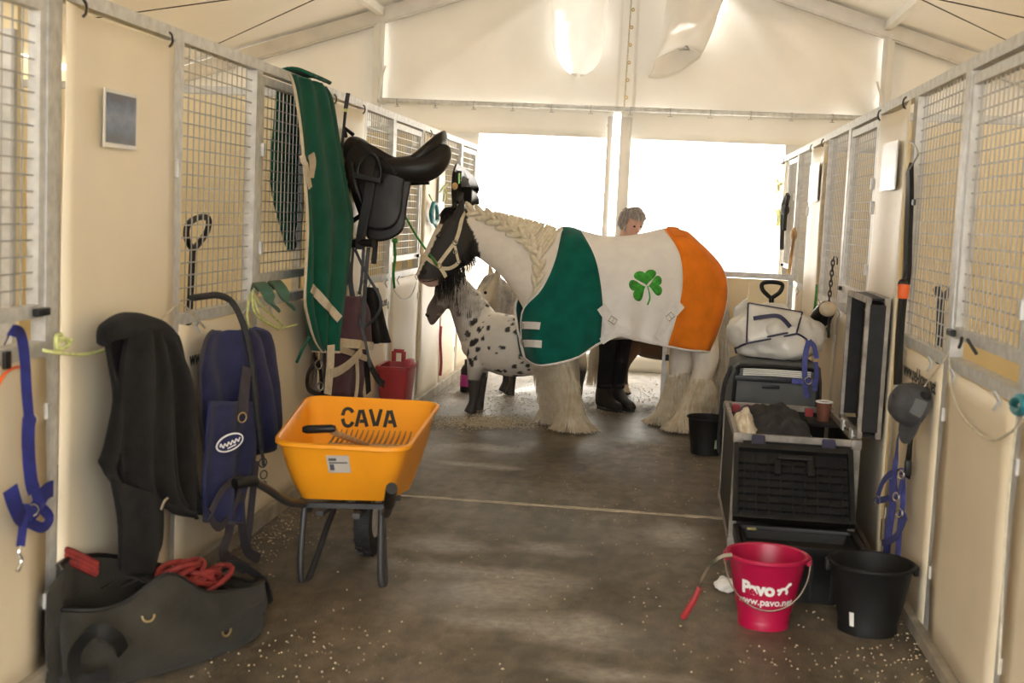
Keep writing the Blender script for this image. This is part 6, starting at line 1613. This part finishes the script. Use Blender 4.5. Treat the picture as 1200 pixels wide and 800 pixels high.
rstrap(((948, 399), (944, 415), (943, 440), (946, 466)), 7.38, .03, 'cheek_strap', M['purpleblue'], t); rstrap(((948, 399), (954, 406), (957, 420)), 7.38, .026, 'crown_strap', M['purpleblue'], t); rstrap(((928, 446), (938, 447), (948, 446), (956, 450)), 7.38, .03, 'noseband', M['purpleblue'], t); rstrap(((956, 424), (957, 440), (955, 458)), 7.40, .024, 'throat_strap', M['purpleblue'], t)
mb = MB(); c = at(947, 446, 7.36); mb.tube([c+V(.02*cos(a), 0, .02*sin(a)) for a in [2*pi*k/14 for k in range(14)]], .004, 6, closed=True); mb.build('ring', M['chrome'], t)
# ---------------------------------------------------------------- leather boots on a chain
t = thing('tendon_boots', 'rolled black leather horse boots hanging on a chain on the right stalls', 'horse boots', tuple(onx(962, 400, .98)))
for k, (u, v, L_) in enumerate(((955, 384, 34), (963, 376, 34))):
    a, b = onx(u-6, v+14, .96), onx(u+8, v-16, .99); mb = MB(); mb.tube(smooth_path([a, a.lerp(b, .5)+V(-.02, 0, 0), b], 5), [.05, .058, .06, .06, .06, .06, .06, .06, .058, .054, .045], 12); bt = mb.build('boot_roll', M['leather'], t, smooth='all')
    for f in (.25, .55): c = a.lerp(b, f)+V(-.02, 0, 0); d = (b-a).normalized(); x = d.orthogonal().normalized(); y = d.cross(x); mb = MB(); mb.tube([c+.064*(cos(q)*x+sin(q)*y) for q in [2*pi*i/16 for i in range(16)]], .007, 6, closed=True); mb.build('lace', M['beige'], bt)
for (u, v) in ((946, 378), (943, 386), (948, 392)): mb = MB(); p = onx(u, v, .95); mb.ribbon(smooth_path([onx(955, v-4, .95), p, p+V(-.02, 0, -.02)], 4), V(-.4, -1, 0), .03, .005); mb.build('boot_strap', M['leather'], t)
mb = MB(); mb.ell(onx(970, 362, .97), .05, .05, .045); mb.build('roll_end', M['beige'], t)
t = thing('chain', 'steel chain with an open hook hanging on the right wire door', 'chain', tuple(onx(974, 350, 1.03)))
for k in range(10):
    c = onx(976-.6*k, 308+6*k, 1.035); a0 = 0 if k % 2 else pi/2; x = V(cos(a0)*.3, 1, 0).normalized() if k % 2 else V(1, .2, 0).normalized()
    mb = MB(); mb.tube([c+x*.010*cos(a)+V(0, 0, .022*sin(a)) for a in [2*pi*i/12 for i in range(12)]], .0045, 6, closed=True); mb.build('link', M['steel'], t)
wtube([(976, 306), (978, 300), (981, 302), (981, 310)], 1.035, .005, 'hook', M['steel'], t)
wtube([(972, 372), (971, 385), (971, 395)], .95, .008, 'leather_end', M['leather'], t)
t = thing('rope', 'green rope strand hanging beside the leather boots', 'rope', tuple(onx(955, 370, 1.03)))
wtube([(957, 334, 1.05), (956, 350), (953, 372), (950, 390)], 1.03, .008, 'rope', M['ropegreen'], t)
# far right ropes and twine
t = thing('rope', 'black rope knotted on the farthest right stalls', 'rope', tuple(onx(916, 290, 1.03)))
wtube([(923, 228, 1.05), (918, 240), (917, 262), (916, 292)], 1.03, .02, 'rope', M['ropeblack'], t); wtube([(924, 230, 1.05), (921, 246), (919, 270)], 1.03, .018, 'rope_end', M['ropeblack'], t)
mb = MB(); mb.ell(onx(920, 246, 1.03), .04, .09, .05); mb.build('knot', M['ropeblack'], t)
t = thing('rope', 'brown rope hanging next to the far black rope', 'rope', tuple(onx(926, 320, 1.03)))
wtube([(931, 268, 1.05), (930, 280), (927, 300), (924, 325)], 1.03, .014, 'rope', M['wood'], t); mb = MB(); mb.ell(onx(930, 275, 1.03), .03, .07, .05); mb.build('knot', M['wood'], t)
t = thing('twine', 'yellow green twine tufts on the edge of the farthest right cover', 'twine', tuple(onx(913, 240, 1.03)))
for pts in (((905, 218), (910, 214), (915, 216)), ((911, 210), (912, 222), (908, 226)), ((908, 246), (912, 252), (911, 264)), ((913, 246), (914, 258), (916, 270))): wtube(pts, 1.035, .012, 'strand', M['twine'], t)
# ---------------------------------------------------------------- girth strap, orange toggle, cap and halter by the trunk lid
t = thing('girth', 'long black padded girth hanging on the edge of the right wire panel', 'girth', tuple(onx(1053, 440, 1.0)))
wstrap([(1066, 197, 1.045), (1066, 230), (1064, 280), (1063, 320), (1058, 350), (1054, 400), (1052, 450)], 1.03, .06, 'padded_strap', M['blackm'], t, nrm=V(-1, -.15, 0), th=.018)
mb = MB(); mb.box(onx(1071, 237, 1.02), (.012, .04, .025)); mb.build('buckle', M['steel'], t, bevel=.004)
wtube([(1066, 198), (1072, 188), (1076, 180), (1072, 170), (1066, 166, 1.05)], 1.035, .004, 'hook', M['wire'], t)
t = thing('toggle', 'orange and black plastic toggle hanging beside the trunk lid', 'toggle', tuple(onx(1058, 352, 1.0)))
mb = MB(); mb.lathe([(.001, 0), (.022, .002), (.024, .03), (.024, .06), (.001, .062)], onx(1058, 350, 1.005), 14); mb.build('orange_body', M['orange'], t)
mb = MB(); mb.ell(onx(1058, 333, 1.005), .022, .022, .024); mb.build('black_knob', M['black'], t)
wtube([(1058, 330), (1061, 318), (1062, 305, 1.03)], 1.01, .004, 'cord', M['ropeblack'], t)
capc = onx(1064, 482, .975)
t = thing('cap', 'dark grey baseball cap hung by twine beside the printed web address', 'cap', tuple(capc))
M['capcloth'] = mat('dark grey cap cotton', (.05, .05, .052), .85, var=.25, scale=18, bump=.3, bscale=160)
ax = V(-.35, -.55, -.25).normalized()     # direction the crown points
ax = V(-.62, -.20, .25).normalized(); sx_ = V(.2, -.9, -.1); sx_ = (sx_-ax*sx_.dot(ax)).normalized(); sy_ = ax.cross(sx_)
R3 = Matrix(((sx_.x, sy_.x, ax.x), (sx_.y, sy_.y, ax.y), (sx_.z, sy_.z, ax.z)))
cc_ = capc+V(.03, 0, .02)
mb = MB(); mb.lathe([(.082, -.01), (.086, .01), (.082, .05), (.066, .085), (.036, .105), (.002, .11), (.002, .107), (.035, .101), (.063, .082), (.078, .05), (.082, .01), (.079, -.01)], (0, 0, 0), 32); mb.v = [cc_+R3 @ v for v in mb.v]; cr_ = mb.build('crown', M['capcloth'], t, smooth='all')
dn = (V(-.25, -.15, -1)); dn = (dn-ax*dn.dot(ax)).normalized(); sd_ = ax.cross(dn)
G = []
for i in range(9):
    f = i/8; G.append([cc_+dn*(.075*cos(a*.95)+f*.075*cos(a*.8)**.8)+sd_*(.082*sin(a)*(1-.06*f))-ax*(.0+.012*f)+ax*(.012*sin(a)**2) for a in [-1.35+2.7*k/18 for k in range(19)]])
mb = MB(); mb.sheet(G, .005); mb.build('brim', M['capcloth'], t, smooth='all')
mb = MB(); mb.ell(cc_+ax*.11, .008, .008, .008); mb.build('button', M['capcloth'], t)
pv = (V(-.1, -1, .1)); pv = (pv-ax*pv.dot(ax)).normalized(); tv = ax.cross(pv)
pa = math.atan2(pv.dot(sy_), pv.dot(sx_)); G = [[cc_+R3 @ V(rr_*cos(pa+da), rr_*sin(pa+da), zz_) for da in (-.38, -.19, 0, .19, .38)] for rr_, zz_ in ((.0885, .012), (.0865, .028), (.084, .044), (.078, .060))]; mb = MB(); mb.sheet(G, .003); mb.build('front_patch', M['greybag'], t)
bk_ = (V(.3, -.8, .7)); bk_ = (bk_-ax*bk_.dot(ax)).normalized()
mb = MB(); mb.ell(cc_+bk_*.076+ax*.02, .03, .016, .026, R3); mb.build('opening_shade', M['casefoam'], t)  # black lump stands in for the shade inside the cap's strap hole
wtube([(1072, 470, .99), (1085, 450), (1100, 430), (1112, 412, 1.045)], 1.03, .003, 'hanging_twine', M['twinew'], t)
t = thing('halter', 'violet blue halter hanging under the cap beside the trunk', 'halter', tuple(onx(1045, 655, 1.0)))
wstrap([(1052, 512, 1.03), (1050, 535), (1048, 560), (1050, 580)], 1.0, .035, 'crown_strap', M['purpleblue'], t); wstrap([(1058, 552), (1044, 555), (1034, 566), (1028, 585)], 1.0, .028, 'noseband', M['purpleblue'], t)
wstrap([(1027, 587), (1040, 584), (1052, 580), (1058, 560)], 1.0, .028, 'chin_strap', M['purpleblue'], t); wstrap([(1046, 560), (1046, 590), (1042, 620), (1038, 655)], 1.01, .05, 'cheek_strap', M['purpleblue'], t); wstrap([(1062, 604), (1054, 622), (1046, 632), (1034, 636)], 1.0, .028, 'jaw_strap', M['purpleblue'], t); wstrap([(1058, 560), (1058, 590), (1054, 620), (1052, 655)], 1.015, .035, 'throat_strap', M['purpleblue'], t)
for (u, v) in ((1028, 586), (1056, 556), (1054, 601), (1050, 582)): wring(u, v, .99, .016, 'ring', M['chrome'], t, .004)
t = thing('strap', 'short black strap with clip hanging behind the violet halter', 'strap', tuple(onx(1064, 560, 1.02)))
wstrap([(1067, 515, 1.04), (1065, 535), (1063, 560)], 1.03, .04, 'webbing', M['blackm'], t); mb = MB(); mb.box(onx(1064, 548, 1.02), (.025, .04, .06)); mb.build('clip', M['black'], t, bevel=.005)
# fork handle seen through the right wire, teal clip and ropes on the nearest right door
t = thing('fork_handle', 'black fork handle leaning inside the right stall behind the wire', 'fork', tuple(V(1.3, 5.4, 0)))
a = onx(1103, 345, 1.28); mb = MB(); mb.tube([a+V(0, 0, -.02), V(a.x+.05, a.y, .02)], .017, 10); mb.build('shaft', M['black'], t)
mb = MB(); mb.tube([onx(1098, 339, 1.27), onx(1103, 350, 1.28), onx(1110, 345, 1.28), onx(1116, 338, 1.28)], [.02, .017, .017, .018], 10); mb.build('grip', M['black'], t)
t = thing('clip', 'teal plastic clip on the nearest right door at the picture edge', 'clip', tuple(onx(1193, 480, 1.03)))
mb = MB(); mb.tube(smooth_path([onx(1187, 472, 1.04), onx(1193, 466, 1.02), onx(1200, 468, 1.02), onx(1201, 478, 1.02), onx(1194, 483, 1.03), onx(1188, 478, 1.04)], 4), .013, 8); mb.build('loop', M['teal'], t)
t = thing('twine', 'tan twine looped down the nearest right door board', 'twine', tuple(onx(1150, 520, 1.03)))
wtube([(1112, 420, 1.042), (1114, 450), (1122, 478), (1140, 502), (1162, 516), (1185, 506), (1200, 490)], 1.035, .004, 'cord', M['twinew'], t); wtube([(1192, 490), (1184, 560), (1178, 640), (1174, 720), (1170, 790)], 1.035, .004, 'cord_end', M['twinew'], t)
t = thing('cord', 'short black cord ends hanging from the rail of the nearest right door', 'cord', tuple(onx(1135, 412, 1.03)))
wtube([(1127, 396, 1.045), (1126, 402), (1124, 407)], 1.035, .006, 'end', M['ropeblack'], t); wtube([(1134, 398, 1.045), (1139, 406), (1144, 414)], 1.035, .006, 'end', M['ropeblack'], t)
# ================================================================ bedding scattered over the floor
def chips(n, fn, name, m_, lab, smin=.006, smax=.018):
    mb = MB(); rs = random.Random(len(name)+n)
    for i in range(n):
        q = fn(rs)
        if q is None: continue
        x, y = q; L_ = rs.uniform(smin, smax); a = rs.uniform(0, pi); c_, s_ = cos(a), sin(a); w_ = L_*rs.uniform(.18, .5); z0 = rs.uniform(.001, .004)
        mb.add([(x+c_*L_/2-s_*w_/2, y+s_*L_/2+c_*w_/2, z0), (x-c_*L_/2-s_*w_/2, y-s_*L_/2+c_*w_/2, z0+.003), (x-c_*L_/2+s_*w_/2, y-s_*L_/2-c_*w_/2, z0), (x+c_*L_/2+s_*w_/2, y+s_*L_/2-c_*w_/2, z0+.002), (x, y, z0+.006)], [(0, 1, 4), (1, 2, 4), (2, 3, 4), (3, 0, 4), (3, 2, 1, 0)])
    o = mb.build(name, m_, smooth=False, recalc=False); stuff(o); o['label'] = lab; o['category'] = 'bedding'; return o
M['chip'] = mat('pale wood shaving', (.38, .30, .18), .8, col2=(.60, .51, .36), scale=50)
M['dustchip'] = mat('sawdust', (.50, .41, .26), .9, col2=(.72, .63, .47), scale=30)
def everywhere(rs): return rs.uniform(-1.83, 1.03), 3.6+9.2*rs.random()**1.2
def along_left(rs): return XL+.04+abs(rs.gauss(0, .13)), rs.uniform(3.9, 12.5)
def along_right(rs): return XR-.04-abs(rs.gauss(0, .10)), rs.uniform(4.2, 12)
def by_pony(rs): p = onz(rs.gauss(575, 38), rs.gauss(494, 4)); return p.x, p.y
def behind(rs): p = onz(rs.uniform(560, 780), rs.gauss(470, 10)); return (p.x, p.y) if p.y < 12.6 else None
def front_l(rs): p = onz(rs.gauss(350, 70), rs.gauss(770, 22)); return p.x, p.y
def front_r(rs): p = onz(rs.gauss(985, 60), rs.gauss(775, 14)); return (p.x, p.y) if p.x < 1.03 else None
chips(900, everywhere, 'wood_shavings', M['chip'], 'wood shavings scattered thinly over the whole concrete floor', .004, .011)
chips(1500, along_left, 'wood_shavings', M['chip'], 'wood shavings swept along the foot of the left stalls', .004, .013)
chips(700, along_right, 'wood_shavings', M['chip'], 'wood shavings along the foot of the right stalls', .004, .012)
chips(2600, by_pony, 'sawdust', M['dustchip'], 'yellowish sawdust patch in front of the spotted pony', .006, .02)
chips(900, behind, 'wood_shavings', M['chip'], 'wood shavings on the floor under and behind the horses', .008, .022)
chips(90, front_l, 'wood_shavings', M['chip'], 'wood shavings at the front of the aisle near the canvas bag', .004, .010)
chips(70, front_r, 'wood_shavings', M['chip'], 'wood shavings at the front of the aisle near the buckets', .004, .010)
